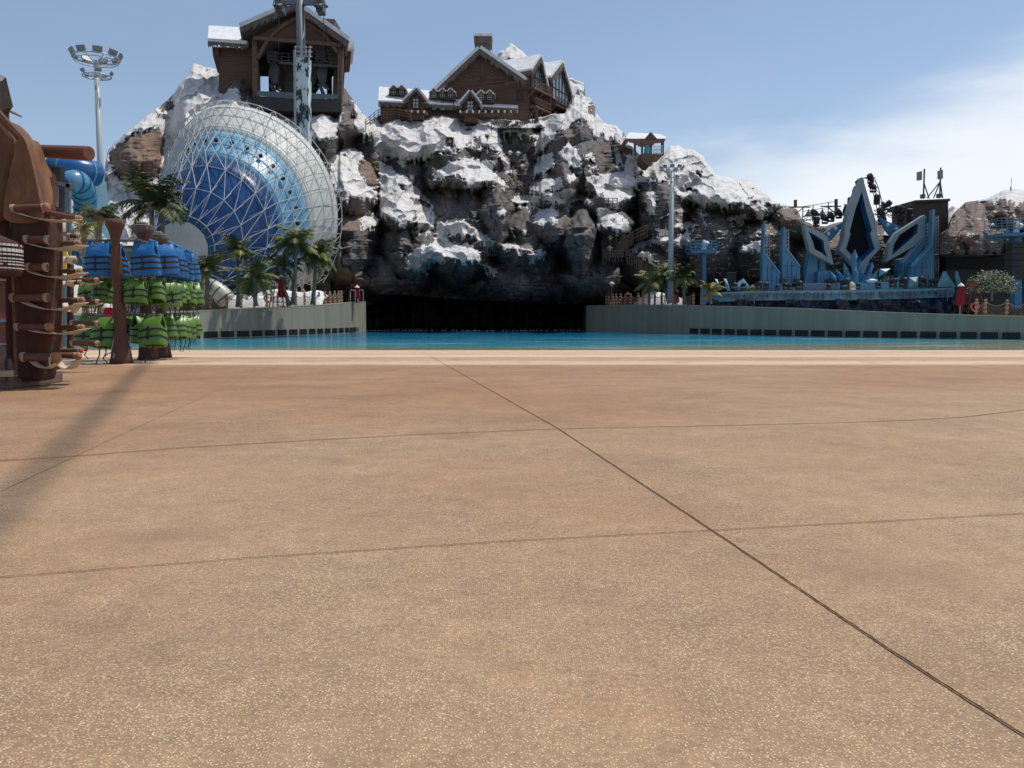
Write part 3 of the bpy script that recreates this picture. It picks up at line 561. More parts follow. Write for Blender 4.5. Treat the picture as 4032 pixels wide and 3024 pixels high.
# ---------------------------------------------------------------- slide bowl with space frame
def slide_bowl():
    t=thing('slide_bowl',P(900,1200,84)*1.0,'giant round blue and white slide bowl wrapped in a white space frame','water slide')
    # rings: centre px, radius px, depth
    R_=[(708,985,112,79.0),(765,935,205,80.5),(812,902,282,82.5),(828,895,325,84.3),(846,886,366,86.0),(862,870,408,88.5),(882,860,444,91.0)]
    def pt(k,a,out=0.0,ks=R_):
        k0=int(min(max(math.floor(k),0),len(ks)-2)); f=k-k0
        c=[ks[k0][i]*(1-f)+ks[k0+1][i]*f for i in range(4)]
        c[2]+=out*F/c[3]*0.72; d=c[3]-out*0.7
        ca=math.cos(a); q_=[0.95,.78,.58,.56,.5,.54,.58]; fl_=q_[k0]*(1-f)+q_[k0+1]*f
        if ca<0: d+=-ca*(1-fl_)*9; ca*=fl_
        return P(c[0]+c[2]*ca,c[1]-c[2]*math.sin(a),d)
    n=72
    def A0k(k): return R(float(np.interp(k,[0,2,4,6],[-80,-54,-42,-33])))
    def band(k0,k1,m,name,steps=3):
        mb=MB(); vs=[]; fs=[]
        for i in range(steps+1):
            for j in range(n+1): kk=k0+(k1-k0)*i/steps; vs.append(pt(kk,A0k(kk)+(R(213)-A0k(kk))*j/n))
        for i in range(steps):
            for j in range(n): fs.append((i*(n+1)+j,i*(n+1)+j+1,(i+1)*(n+1)+j+1,(i+1)*(n+1)+j))
        o=mb.add(vs,fs).build(name,m,t,smooth=True); sm=o.modifiers.new('solid','SOLIDIFY'); sm.thickness=0.12; sm.offset=-1; return o
    band(0.02,2,mat('deep_blue_panel',(0.006,0.045,0.15),(0.010,0.07,0.21),scale=0.3,rough=0.35),'blue_panel',6)
    band(2,4,mat('light_blue_panel',(0.17,0.37,0.50),(0.08,0.27,0.46),scale=0.12,rough=0.4),'light_blue_panel',5)
    band(4,6,mat('off_white_panel',(0.54,0.56,0.52),(0.42,0.47,0.45),scale=0.2,rough=0.5),'white_panel',5)
    mb=MB(); hub=[pt(0,2*math.pi*j/40) for j in range(40)]; c=P(700,992,79.3)
    mb.add([c]+hub,[(0,1+j,1+(j+1)%40) for j in range(40)]).build('hub_panel',mat('grey_panel',(0.44,0.45,0.44),(0.34,0.36,0.36),scale=0.4,rough=0.5),t)
    # space frame: outer node grid
    f=MB(); ks=[0.1,0.75,1.5,2.0,2.7,3.4,4.0,4.75,5.4,6.0]; na=34; A0,A1=R(-62),R(213)
    nod={}
    for i,k in enumerate(ks):
        A0=A0k(k)
        for j in range(na+1):
            a=A0+(A1-A0)*(j+0.5*(i%2))/na
            if i<3 and j%2: continue
            nod[i,j]=pt(k,a,.85 if i not in(0,) else 0.4)
    def B(a,b,r): f.bar(a,b,r,5)
    for (i,j),p in nod.items():
        st=2 if i<3 else 1
        if (i,j+st) in nod: B(p,nod[i,j+st],0.04)
        for dj in ((0,-1) if i%2==0 else (0,1)):
            q=(i+1,j+dj)
            if i+1<3 or (i+1>=3 and i>=3): 
                if q in nod: B(p,nod[q],0.034)
        if i<2:
            for dj in(-2,0,2):
                if (i+1,j+dj) in nod and dj in((-2,0) if i%2==0 else(0,2)): B(p,nod[i+1,j+dj],0.036)
        if i==2:
            for dj in(-1,0,1):
                if (3,j+dj) in nod: B(p,nod[3,j+dj],0.036)
        if j<=na: 
            A0=A0k(ks[i]); a=A0+(A1-A0)*(j+0.5*(i%2))/na; B(p,pt(min(max(ks[i]+0.45,0),6),a,0.05),0.022); B(p,pt(min(max(ks[i]-0.35,0),6),a,0.05),0.022)
    f.build('space_frame',mat('frame_pale_grey',(0.50,0.51,0.50),(0.40,0.42,0.42),scale=1,rough=.5),t)
    # rim tubes
    rm=MB(); 
    for o_ in(0.1,.8): rm.tube([pt(6,R(-33)+R(246)*j/80,o_) for j in range(81)],0.055,6)
    rm.build('rim_tube',MWHITE,t)
    for j in range(13): MB().ball(pt(3.1,R(-8)+R(10.5)*j,0.5),0.24,8).build('lamp',MBLACK,t)
    # legs and under-structure
    lg=MB(); base=[P(u,1205,d) for u,d in((640,88),(720,84),(800,84),(880,84),(960,84),(1040,85),(1120,85),(1180,86),(1240,88))]
    tops=[pt(1.2,R(-60+a*9)) for a in range(3)]
    top=[(640,960),(690,1060),(760,1100),(850,1120),(930,1130),(1010,1130),(1080,1110),(1150,1080),(1210,1000)]
    for b,(u,v) in zip(base,top):
        q=P(u,v,84); lg.bar(b,q,0.14)
    for i in range(len(base)-1):
        q=P(*top[i],84); q2=P(*top[i+1],84); lg.bar(base[i],q2,0.09); lg.bar(base[i+1],q,0.09); lg.bar(base[i]+Vector((0,0,1.4)),base[i+1]+Vector((0,0,1.4)),0.08)
        lg.bar(q,q2,0.1)
    lg.build('support_legs',MSTEEL,t)
slide_bowl()
# shaded pipework and snow banks under the bowl
def bank(px,d,label):
    mb=MB(); n=len(px); 
    top=[P(u,v,d) for u,v in px]; bot=[Vector((p.x,p.y-1.5,0.9)) for p in top]; bk=[Vector((p.x,p.y+2.5,p.z-0.4)) for p in top]
    mb.add(bot+top+bk,[(i,i+1,n+i+1,n+i) for i in range(n-1)]+[(n+i,n+i+1,2*n+i+1,2*n+i) for i in range(n-1)])
    o=solo(mb,'snow_bank',MSNOWR,label,'snow bank','artificial snow banks behind the fence'); s=o.modifiers.new('sub','SUBSURF'); s.levels=s.render_levels=2
bank([(900,1160),(925,1142),(960,1150),(990,1158),(1020,1150),(1050,1172)],76,'low white snow bank behind the rope fence, left of the folded red parasol')
bank([(1010,1140),(1060,1122),(1120,1130),(1180,1145),(1220,1128),(1262,1132),(1275,1160)],80,'long white snow bank behind the fence under the slide bowl legs')
bank([(2500,1190),(2540,1150),(2580,1130),(2640,1150),(2700,1165)],92,'snow bank at the foot of the rock beside the thin palm right of the cave')
# ---------------------------------------------------------------- snowy roofs helper
def slab(mb,a,b,vec,th,over=0.0):
    """roof slab between ridge line a and eave line b (points) extruded by vec, thickness th"""
    a=Vector(a);b=Vector(b);vec=Vector(vec); n=(b-a).cross(vec).normalized()
    if n.z<0: n=-n
    mb.add([a,b,b+vec,a+vec,a+n*th,b+n*th,b+vec+n*th,a+vec+n*th],[(0,1,2,3),(4,7,6,5),(0,4,5,1),(1,5,6,2),(2,6,7,3),(3,7,4,0)])
def fringe(mb,a,b,h,step=0.22):
    a=Vector(a);b=Vector(b);n=max(2,int((b-a).length/step)); 
    for i in range(n):
        p=a.lerp(b,i/n);q=a.lerp(b,(i+1)/n);k=h*random.uniform(0.35,1.0)
        mb.add([p+Vector((0,0,0.05)),q+Vector((0,0,0.05)),q-Vector((0,0,k*0.8)),p.lerp(q,0.5)-Vector((0,0,k)),p-Vector((0,0,k*0.7))],[(0,1,2,3,4)])
def window(par,c,ax,w_,h,nx,ny,m=None,arch=False,up=Vector((0,0,1)),name='window'):
    """window centred c, ax = unit vector along the wall"""
    m=m or MPANE; c=Vector(c); ax=Vector(ax).normalized(); nrm=ax.cross(up).normalized()
    if nrm.y>0: nrm=-nrm
    fr=MB(); q=[c+ax*x*w_/2+up*z*h/2 for x,z in((-1,-1),(1,-1),(1,1),(-1,1))]; qi=[c+ax*x*(w_/2-0.12)+up*z*(h/2-0.12) for x,z in((-1,-1),(1,-1),(1,1),(-1,1))]
    fr.ring([p+nrm*0.12 for p in q],[p+nrm*0.12 for p in qi],-nrm*0.2)
    for i in range(1,nx): p=c+ax*(-w_/2+w_*i/nx)+nrm*0.09; fr.bar(p-up*h/2,p+up*h/2,0.055,4)
    for i in range(1,ny): p=c+up*(-h/2+h*i/ny)+nrm*0.09; fr.bar(p-ax*w_/2,p+ax*w_/2,0.05,4)
    o=fr.build(name,MFRAME,par)
    pn=MB().add([p+nrm*0.03 for p in q],[(0,1,2,3)]).build('pane',m,o); return o
Y=Vector((0,1,0)); Z=Vector((0,0,1)); X=Vector((1,0,0))
# ---------------------------------------------------------------- cable car station
def station():
    D=110; t=thing('cable_car_station',P(1175,440,D),'brown timber cable car station with snowy gable roof high on the left rock','station')
    def pl(px,d=D): return [P(u,v,d) for u,v in px]
    dep=Vector((-3.5,13,0))
    # front portal frame: posts, gable board
    g=MB(); g.prism(pl([(990,155),(1170,55),(1352,178),(1350,200),(1330,200),(1330,172),(1170,158),(1012,145),(1010,180),(992,180)]),(0,0.5,0)); g.build('gable_front',MWOOD,t)
    po=MB(); po.prism(pl([(992,180),(1012,180),(1014,440),(996,440)]),(0,0.6,0)).build('post',MWOODL,t)
    MB().prism(pl([(1330,200),(1350,200),(1344,440),(1326,440)]),(0,0.6,0)).build('post',MWOODL,t)
    br=MB(); br.bar(P(1000,150,D-0.3),P(1345,178,D-0.3),0.3,4); br.tube([P(1015,230,D-.2),P(1060,150,D-.2),P(1120,98,D-.2),P(1172,72,D-.2),P(1220,98,D-.2),P(1280,140,D-.2),P(1328,205,D-.2)],0.28,4); br.bar(P(1172,65,D-.2),P(1172,150,D-.2),0.25,4); br.build('truss_beams',MWOODL,t)
    w_=MB(); w_.prism(pl([(996,180),(1012,180),(1014,440),(998,440)],D+0.62),dep); w_.prism(pl([(1332,200),(1350,200),(1344,440),(1328,440)],D+0.62),dep); w_.build('cladding',MWOOD,t)
    # back wall upper part, floor deck, dark ceiling
    b=MB(); a1=P(996,160,D);a2=P(1350,190,D); zt=a1.z+4
    bz=P(1170,300,D+12.5).z; a1=P(1000,160,D+12.5); a2=P(1345,190,D+12.5)
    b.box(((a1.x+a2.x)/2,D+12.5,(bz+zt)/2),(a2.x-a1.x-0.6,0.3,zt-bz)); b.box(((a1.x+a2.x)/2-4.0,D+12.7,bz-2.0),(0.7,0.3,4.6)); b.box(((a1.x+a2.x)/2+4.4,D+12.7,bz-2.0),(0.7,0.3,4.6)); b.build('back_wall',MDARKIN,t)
    fl_=MB(); p=P(1012,378,D); q=P(1332,392,D); fl_.prism([P(1000,378,D-0.3),P(1345,392,D-0.3),P(1345,440,D-0.3),P(1000,436,D-0.3)],(-3.4,13,0)); fl_.build('floor_deck',mat('dark_deck',(0.05,0.045,0.042),scale=1),t)
    gl=MB(); gl.add([P(1012,358,D-.35),P(1332,372,D-.35),P(1332,388,D-.35),P(1170,391,D-.35),P(1012,376,D-.35)],[(0,1,2,3,4)]).build('glass_balustrade',mat('balustrade_glass',(0.13,0.15,0.17),(0.10,0.12,0.14),scale=1,rough=0.1),t)
    # main roof
    ap=P(1172,30,D); le=P(962,122,D); re=P(1376,172,D); r_=MB(); ro=Vector((0,-1.4,0))
    slab(r_,ap+ro,le+ro,(-4.4,17,0),0.55); slab(r_,ap+ro,re+ro,(-4.4,17,0),0.55); r_.build('roof',MSNOWR,t)
    u_=MB(); slab(u_,ap+ro*1.05-Z*0.5,le+ro*1.05-Z*0.5,(-4.4,17,0),0.45); slab(u_,ap+ro*1.05-Z*0.5,re+ro*1.05-Z*0.5,(-4.4,17,0),0.45); fringe(u_,ap+ro*1.08-Z*.3,le+ro*1.08-Z*.3,0.8); fringe(u_,ap+ro*1.08-Z*.3,re+ro*1.08-Z*.3,0.8); u_.build('roof_fringe',MTHATCH,t)
    # left wing
    lw=MB(); lw.prism(pl([(862,185),(1000,190),(1000,440),(862,400)],D+3),(-2.2,8,0)); lw.prism(pl([(835,183),(862,186),(862,222),(838,218)],D+2.5),(-2.2,8,0)); lw.build('wing_wall',MWOOD,t)
    lr=MB(); lr.prism([P(818,165,D+1.5),P(972,178,D+1.5),P(972,160,D+1.5),P(818,150,D+1.5)],(0,0.8,0)); lr.add([P(818,155,D+1.5),P(972,172,D+1.5),P(972,108,D+9),P(822,100,D+9)],[(0,1,2,3)]); lr.add([P(818,155,D+1.5),P(822,100,D+9),P(818,155,D+9)],[(0,1,2)]); lr.build('wing_roof',MSNOWR,t)
    lf=MB(); fringe(lf,P(818,163,D+1.4),P(972,176,D+1.4),0.9); lf.build('wing_fringe',MTHATCH,t)
    rw=MB(); rw.prism(pl([(1350,205),(1384,195),(1380,232),(1360,235),(1352,350)],D+4),(-1.3,6,0)); rw.build('wing_wall',MWOOD,t)
    MB().prism(pl([(1368,195),(1395,190),(1393,162),(1376,155)],D+3),(-1.6,7,0)).build('wing_roof',MSNOWR,t)
    MB().prism(pl([(1250,72),(1318,75),(1314,118),(1310,140),(1250,140)],D+9),(0,4,0)).build('chimney',MWOODL,t)
    # bull wheel machinery inside
    m=MB(); 
    for x0,x1 in((1055,1100),(1245,1290)):
        m.prism(pl([(x0,285),(x0+8,268),(x0+8,235),(x0+30,235),(x1,270),(x1-8,330),(x0+12,325)],D+3),(0,3,0)); m.prism(pl([(x0+4,330),(x0+16,330),(x0+30,365),(x0+20,368)],D+3),(0,1,0))
        m.box(P((x0+x1)/2,225,D+3),(1.4,1.5,1.1)); m.bar(P(x0+10,222,D+2.5),P(x1,245,D+2.5),0.16)
    m.prism(pl([(1095,250),(1250,255),(1245,320),(1225,352),(1165,370),(1110,362),(1092,320)],D+6),(0,2.5,0))
    m.tube([P(1085,300,D+5),P(1088,350,D+5),P(1120,366,D+5),P(1165,372,D+5),P(1210,366,D+5),P(1240,345,D+5)],0.16)
    m.build('machinery',MSTEELD,t)
    ra=MB()
    for v in(208,222,236): ra.bar(P(1055,v,D+2),P(1330,v+8,D+2),0.05)
    for u in range(1055,1331,27): ra.bar(P(u,206,D+2),P(u,250,D+2),0.05)
    ra.bar(P(1100,248,D+2),P(1330,262,D+2),0.22,4); ra.build('walkway_railing',MSTEELD,t)
station()
# ---------------------------------------------------------------- cable tower and ropes
def tower():
    D=98; t=thing('cable_tower',P(1190,560,D),'tall grey cable car tower with its lower shaft wrapped in a mountain picture','cable tower')
    MB().bar(P(1197,620,D),P(1181,-10,D),0.62,16,r2=0.46).build('pole',mat('tower_grey',(0.085,0.11,0.13),(0.12,0.145,0.165),scale=0.4,rough=0.5,stretch=(1,1,0.2)),t,smooth=True)
    wm=mat('printed_mountain_wrap',(0.02,0.04,0.05),(0.55,0.66,0.68),scale=1.1,rough=0.6,stretch=(1.0,1.0,0.45),lo=0.45,hi=0.5,detail=6)
    w_=MB(); w_.prism([P(1165,225,D-0.75),P(1213,225,D-0.75),P(1214,560,D-0.75),P(1168,560,D-0.75)],(0,1.5,0)).build('wrap',wm,t)
    r=MB()
    for v in(184,202,220): r.bar(P(1164,v,D-1),P(1222,v+2,D-1),0.05); r.bar(P(1164,v,D-1),P(1158,v,D+1),0.05); r.bar(P(1222,v+2,D-1),P(1228,v+2,D+1),0.05)
    for u in(1164,1185,1205,1222): r.bar(P(u,180,D-1),P(u,226,D-1),0.05)
    r.bar(P(1216,195,D-.8),P(1218,255,D-.8),0.1); r.bar(P(1157,195,D-.8),P(1160,520,D-.8),0.05); r.bar(P(1162,195,D-.8),P(1165,520,D-.8),0.05); r.build('platform_railing',MSTEEL,t)
    c=MB(); c.bar(P(1088,8,D),P(1280,12,D),0.35,4); c.bar(P(1092,-4,D+.8),P(1276,-2,D+.8),0.08); c.bar(P(1125,2,D),P(1181,30,D),0.08); c.bar(P(1240,5,D),P(1185,28,D),0.08); c.build('crossarm',mat('crossarm_grey',(0.17,0.20,0.22),scale=1),t)
    for x0 in(1098,1258):
        s_=MB()
        for k in range(5): s_.lathe(P(x0-6+k*6,18+abs(k-2)*3,D-1.2+k*0.6),[(0.42,-0.1),(0.5,0),(0.42,0.1)],12)
        s_.bar(P(x0-14,22,D-1.5),P(x0+24,22,D+1.5),0.12,4); s_.bar(P(x0-6,-6,D),P(x0-6,34,D),0.16,4); s_.bar(P(x0+14,-6,D),P(x0+14,50,D),0.10,4); s_.bar(P(x0+2,50,D),P(x0+22,50,D),0.10,4); s_.box(P(x0+5,30,D),(0.8,1.6,1.3)); s_.build('sheave_assembly',MSTEELD,t)
    return D
DT=tower()
# haul ropes: from the tower over the deck, past the camera, and back into the station.
A_=Gp(556,1444); B_=Gp(68,1946)
nrm_=(B_-A_).cross(S).normalized()      # plane holding the soft shadow streak and the sun
zt=P(1275,20,DT).z
pr=Vector((0,DT,zt)); pr.x=(nrm_.dot(A_)-nrm_.y*pr.y-nrm_.z*pr.z)/nrm_.x
pe=Vector((0,-60,15.0)); pe.x=(nrm_.dot(A_)-nrm_.y*pe.y-nrm_.z*pe.z)/nrm_.x
print('ROPE tower x',pr.x,'expected',P(1275,20,DT).x,'end',pe)
rt=P(1275,20,DT)
def rope(a,b,label):
    m=MB(); m.tube([a.lerp(b,i/24) for i in range(25)],0.05,8); solo(m,'haul_rope',MSTEELD,label,'rope','haul ropes of the cable car')
rope(pr,pe,'steel haul rope running from the right arm of the cable tower out over the deck')
dx=P(1098,20,DT).x-rt.x
rope(pr+Vector((dx,0,0)),pe+Vector((dx,0,0)),'steel haul rope running from the left arm of the cable tower out over the deck')
rope(rt,P(1272,300,118),'steel haul rope dropping from the right arm of the tower into the station')
rope(P(1098,20,DT),P(1098,300,118),'steel haul rope dropping from the left arm of the tower into the station')
# ---------------------------------------------------------------- lodge
def lodge():
    D=121; t=thing('mountain_lodge',P(1900,470,D),'large brown timber lodge with snowy gables and big chimney on the cliff top','lodge')
    # low wing
    m=MB(); m.prism([P(1497,392,D-3),P(2078,408,D),P(2078,492,D),P(1497,480,D-3)],(0,9,0)); m.build('wing_wall',MWOOD,t)
    r_=MB(); e0=P(1490,394,D-4);e1=P(2036,420,D-1); k0=P(1492,340,D+1);k1=P(2060,384,D+4); n=1
    r_.add([e0,e1,k1,k0,e0-Z*.45,e1-Z*.45,k1-Z*.45,k0-Z*.45],[(0,1,2,3),(4,7,6,5),(0,4,5,1),(1,5,6,2),(2,6,7,3),(3,7,4,0)]); kb0=k0+Vector((0,5,-2));kb1=k1+Vector((0,5,-2)); r_.add([k0,k1,kb1,kb0],[(0,1,2,3)]); r_.build('wing_roof',MSNOWR,t)
    f_=MB(); fringe(f_,e0-Z*.3-Y*.05,e1-Z*.3-Y*.05,0.75); fringe(f_,k0-Z*.2,e0-Z*.2,0.5); f_.build('wing_fringe',MTHATCH,t)
    # cross gables on the wing
    for (ul,vl),(ua,va),(ur,vr) in(((1590,402),(1642,352),(1680,400)),((1812,410),(1853,362),(1892,412))):
        d=D-4.6; a=P(ua,va,d);l=P(ul,vl,d);r0=P(ur,vr,d); w_=MB(); w_.prism([l+X*.5,a-Z*.3,r0-X*.5,r0-X*.5-Z*2.4,l+X*.5-Z*2.4],(0,2.5,0)); w_.build('cross_gable',MWOOD,t)
        s_=MB(); slab(s_,a-Y*.5,l-Y*.5,(0,5,0),0.3); slab(s_,a-Y*.5,r0-Y*.5,(0,5,0),0.3); s_.build('gable_roof',MSNOWR,t)
        q=MB(); fringe(q,a-Y*.55,l-Y*.55,0.7); fringe(q,a-Y*.55,r0-Y*.55,0.7); q.build('gable_fringe',MTHATCH,t)
    window(t,P(1637,407,D-4.75),X,1.0,1.5,2,3); window(t,P(1851,418,D-4.75),X,1.0,1.5,2,3)
    for u in(1710,1743,1774): window(t,P(u,419,D-2.3),X,0.9,1.25,1,1)
    # dormers
    for us,v0,v1 in(((1550,1581),348,374),((1708,1742,1774),360,386),((1895,1928),368,396)):
        d=D-2.2; hh=(v1-v0)
        b=MB(); b.prism([P(us[0]-18,v1+2,d),P(us[-1]+18,v1+5,d),P(us[-1]+18,v0+2,d),P(us[0]-18,v0,d)],(0,4,0)); b.build('dormer_wall',MWOODL,t)
        for u in us:
            g=MB(); a=P(u,v0-13,d-.3);l=P(u-19,v0+5,d-.3);r0=P(u+19,v0+5,d-.3); g.prism([l,a,r0],(0,3.5,0)); g.build('dormer_gable',MWOODL,t)
            s_=MB(); slab(s_,a,l,(0,3.6,0),0.12); slab(s_,a,r0,(0,3.6,0),0.12); s_.build('dormer_roof',MSNOWR,t)
            window(t,P(u,(v0+v1)/2+2,d-.1),X,0.95,0.9,3,3)
    # main gable
    zb=P(1745,480,D).z
    fr=[P(1745,352,D),P(1888,208,D),P(2052,306,D),P(2076,318,D),P(2078,480,D),P(1745,480,D)]
    MB().prism(fr,(3.5,15,0)).build('main_wall',MWOOD,t)
    ap=P(1888,190,D-1);le=P(1716,352,D-1);re=P(2064,312,D-1); vec=Vector((4,17,0))
    s_=MB(); slab(s_,ap,le,vec,0.45); slab(s_,ap,re,vec,0.45); s_.build('main_roof',MSNOWR,t)
    q=MB(); slab(q,ap-Z*.5,le-Z*.5,vec,0.4); slab(q,ap-Z*.5,re-Z*.5,vec,0.4); fringe(q,ap-Y*.05-Z*.3,le-Y*.05-Z*.3,0.95); fringe(q,ap-Y*.05-Z*.3,re-Y*.05-Z*.3,0.95); q.build('roof_fringe',MTHATCH,t)
    b=MB(); b.bar(P(1901,225,D-.1),P(1901,310,D-.1),0.10,4); b.bar(P(1830,295,D-.1),P(1901,318,D-.1),0.08,4); b.bar(P(1901,318,D-.1),P(1975,268,D-.1),0.08,4); b.bar(P(1790,342,D-.1),P(2060,312,D-.1),0.08,4); b.build('gable_trim',MWOODL,t)
    # chimney
    c=MB(); c.prism([P(1874,215,D+5),P(1930,215,D+5),P(1930,165,D+5),P(1872,165,D+5)],(0,2.5,0)); c.prism([P(1867,168,D+4.6),P(1936,168,D+4.6),P(1936,140,D+4.6),P(1867,140,D+4.6)],(0,3.4,0)); c.build('chimney',mat('chimney_stone',(0.14,0.115,0.095),(0.09,0.075,0.065),scale=0.9,bump=0.1),t)
    MB().prism([P(1863,140,D+4.4),P(1940,140,D+4.4),P(1938,131,D+4.4),P(1864,131,D+4.4)],(0,3.8,0)).build('chimney_snow',MSNOWR,t)
    # side facade, turned to the right
    A=P(2077,480,D); dr=Vector((6.75,11.5,0)).normalized(); no=Vector((dr.y,-dr.x,0)); inn=-no
    def Fp(s,z,o=0): return Vector((A.x+dr.x*s+no.x*o,A.y+dr.y*s+no.y*o,z))
    z0=zb-1; zt1=34.6
    w_=MB(); w_.prism([Fp(0,z0),Fp(13.6,z0),Fp(13.6,35.0),Fp(0,zt1)],inn*9); w_.build('side_wall',MWOOD,t)
    def gable(s0,s1,sa,ze0,ze1,za,dp,o=0.8):
        g=MB(); g.prism([Fp(s0+.5,z0+4,o),Fp(s1-.5,z0+4,o),Fp(s1-.5,ze1,o),Fp(sa,za-.4,o),Fp(s0+.5,ze0,o)],inn*4); g.build('side_gable',MWOOD,t)
        v=inn*dp; a=Fp(sa,za,o+.5);l=Fp(s0-.2,ze0-.2,o+.5);r0=Fp(s1+.2,ze1-.2,o+.5); s_=MB(); slab(s_,a,l,v,0.35); slab(s_,a,r0,v,0.35); s_.build('side_roof',MSNOWR,t)
        q=MB(); slab(q,a-Z*.45,l-Z*.45,v,0.38); slab(q,a-Z*.45,r0-Z*.45,v,0.38); fringe(q,a-Z*.3+no*.05,l-Z*.3+no*.05,0.9); fringe(q,a-Z*.3+no*.05,r0-Z*.3+no*.05,0.9); fringe(q,l-Z*.2,l-Z*.2+v,0.7); q.build('side_fringe',MTHATCH,t)
    gable(0.3,5.0,2.9,35.6,34.0,38.1,11,.2); gable(5.8,13.0,9.4,35.9,34.2,38.9,12,.4)
    gable(13.6,16.4,15.0,34.2,33.7,36.4,6,0.2)
    # small stepped gables up on the main roof
    for k,(u,v) in enumerate(((1938,232),(1958,240),(1975,248))):
        g=MB(); a=P(u+66,v-10,D+6);l=P(u+48,v+12,D+6);r0=P(u+84,v+12,D+6); g.prism([l,a,r0,r0-Z*1.6,l-Z*1.6],(-2.4,2,0)); g.build('roof_dormer',MWOODL,t); s_=MB(); slab(s_,a,l,(-2.6,2.2,0),.25); slab(s_,a,r0,(-2.6,2.2,0),.25); s_.build('dormer_roof',MSNOWR,t)
    # big windows
    def fwin(s0,s1,zl,zh0,zhm,zh1,sm,o,nv):
        pn=MB(); q=[Fp(s0,zl,o),Fp(s1,zl-.3,o),Fp(s1,zh1,o),Fp(sm,zhm,o),Fp(s0,zh0,o)]; pn.add(q,[(0,1,2,3,4)]); 
        f=MB()
        for i in range(5): f.bar(q[i],q[(i+1)%5],0.10,4)
        for i in range(1,nv):
            s=s0+(s1-s0)*i/nv; zz=zh0+(zhm-zh0)*(s-s0)/(sm-s0) if s<sm else zhm+(zh1-zhm)*(s-sm)/(s1-sm); f.bar(Fp(s,zl-.2,o+.05),Fp(s,zz,o+.05),0.07,4)
        f.bar(Fp(s0,(zl+zh0)/2+.4,o+.05),Fp(s1,(zl+zh0)/2+.2,o+.05),0.07,4)
        w=f.build('gable_window',MFRAME,t); pn.build('pane',MGLASS,w)
    fwin(1.8,4.0,33.3,35.6,36.4,35.2,2.9,0.28,4); fwin(6.8,11.9,33.0,35.6,37.7,34.4,9.4,.48,5)
    window(t,Fp(0.1,32.0,0.1)-X*1.2,X,0.9,1.5,2,1,MPANE)
    # balconies
    for zz,sa,sb,o in((33.0,-0.3,5.2,1.3),(30.6,0.3,5.0,1.2),(32.0,5.8,13.4,1.5),(29.7,5.8,13.4,1.4),(28.0,0.3,13.4,1.3)):
        b=MB(); q=[Fp(sa,zz,0),Fp(sb,zz,0),Fp(sb,zz,o),Fp(sa,zz,o)]; b.prism(q,(0,0,-0.3))
        b.bar(Fp(sa,zz+1,o),Fp(sb,zz+1,o),0.07,4); b.bar(Fp(sa,zz+.25,o),Fp(sb,zz+.25,o),0.06,4); k=int((sb-sa)/0.9)
        for i in range(k+1):
            s=sa+(sb-sa)*i/k; b.bar(Fp(s,zz,o),Fp(s,zz+1.05,o),0.08,4)
            if i<k: s2=sa+(sb-sa)*(i+1)/k; b.bar(Fp(s,zz+.25,o),Fp(s2,zz+1,o),0.04,4); b.bar(Fp(s2,zz+.25,o),Fp(s,zz+1,o),0.04,4)
        for s in(sa+.2,(sa+sb)/2,sb-.2): b.bar(Fp(s,zz-.3,o-.1),Fp(s,zz-1.5,0.1),0.12,4)
        b.build('balcony',MWOODL,t)
    for zz in(31.4,29.0):
        for s in(1.2,2.6,4.0,6.8,8.2,9.6,11.0,12.4): window(t,Fp(s,zz+.4,0.12),dr,0.8,1.2,2,2,MFRAME)
    b=MB(); 
    for u,v,e in((1592,430,1680),(1812,438,2020)):
        b.prism([P(u,v,D-5.5),P(e,v+6,D-5.5),P(e,v+11,D-5.5),P(u,v+5,D-5.5)],(0,2,0))
    b.bar(P(2045,320,D-1.5),P(1990,330,D-1.5),0.12,4)
    for u in range(1992,2070,12): b.bar(P(u,322,D-1.4),P(u+4,340,D-1.4),0.07,4)
    b.build('wing_balcony',MWOODL,t)
    lm=MB()
    for u in list(range(1620,1680,25))+list(range(1812,2040,25)): lm.ball(P(u,440,D-5.7),0.14,6,(1,1,1.5))
    lm.build('lantern_row',mat('lantern_white',(0.7,0.68,0.62)),t)
lodge()
# terrace deck and fence under the lodge
def fence(pts,h,label,mname='timber_fence',m=MWOODL,rails=3,cross=False,post=1.1,r=0.06):
    t=thing(mname,pts[0],label,'fence'); f=MB(); 
    for a,b in zip(pts,pts[1:]):
        n=max(1,int((b-a).length/post)); 
        for i in range(n):
            p=a.lerp(b,i/n);q=a.lerp(b,(i+1)/n)
            if cross: f.bar(p+Z*.1,q+Z*(h-.1),r*.6,4)
    for k in range(rails):
        f.tube([p+Z*(h*(k+1)/rails-.05) for p in pts],r*0.7,4)
    po=f
    for a,b in zip(pts,pts[1:]):
        n=max(1,int((b-a).length/post))
        for i in range(n+1): p=a.lerp(b,i/n); po.bar(p-Z*.3,p+Z*h,r,4)
    po.build('railing',m,t); return t
fence([P(1935,518,108),P(1985,490,109),P(2030,468,110)],1.2,'brown timber stair railing climbing the snow just right of the long lodge wing',cross=True)
fence([P(2030,478,109),P(2105,478,109),P(2118,470,112)],1.3,'dense brown timber terrace fence at the foot of the lodge corner',post=0.28)
fence([P(1440,500,110),P(1490,460,113),P(1560,458,113),P(1620,470,113)],1.0,'thin dark railing on the cliff edge under the left end of the lodge wing')
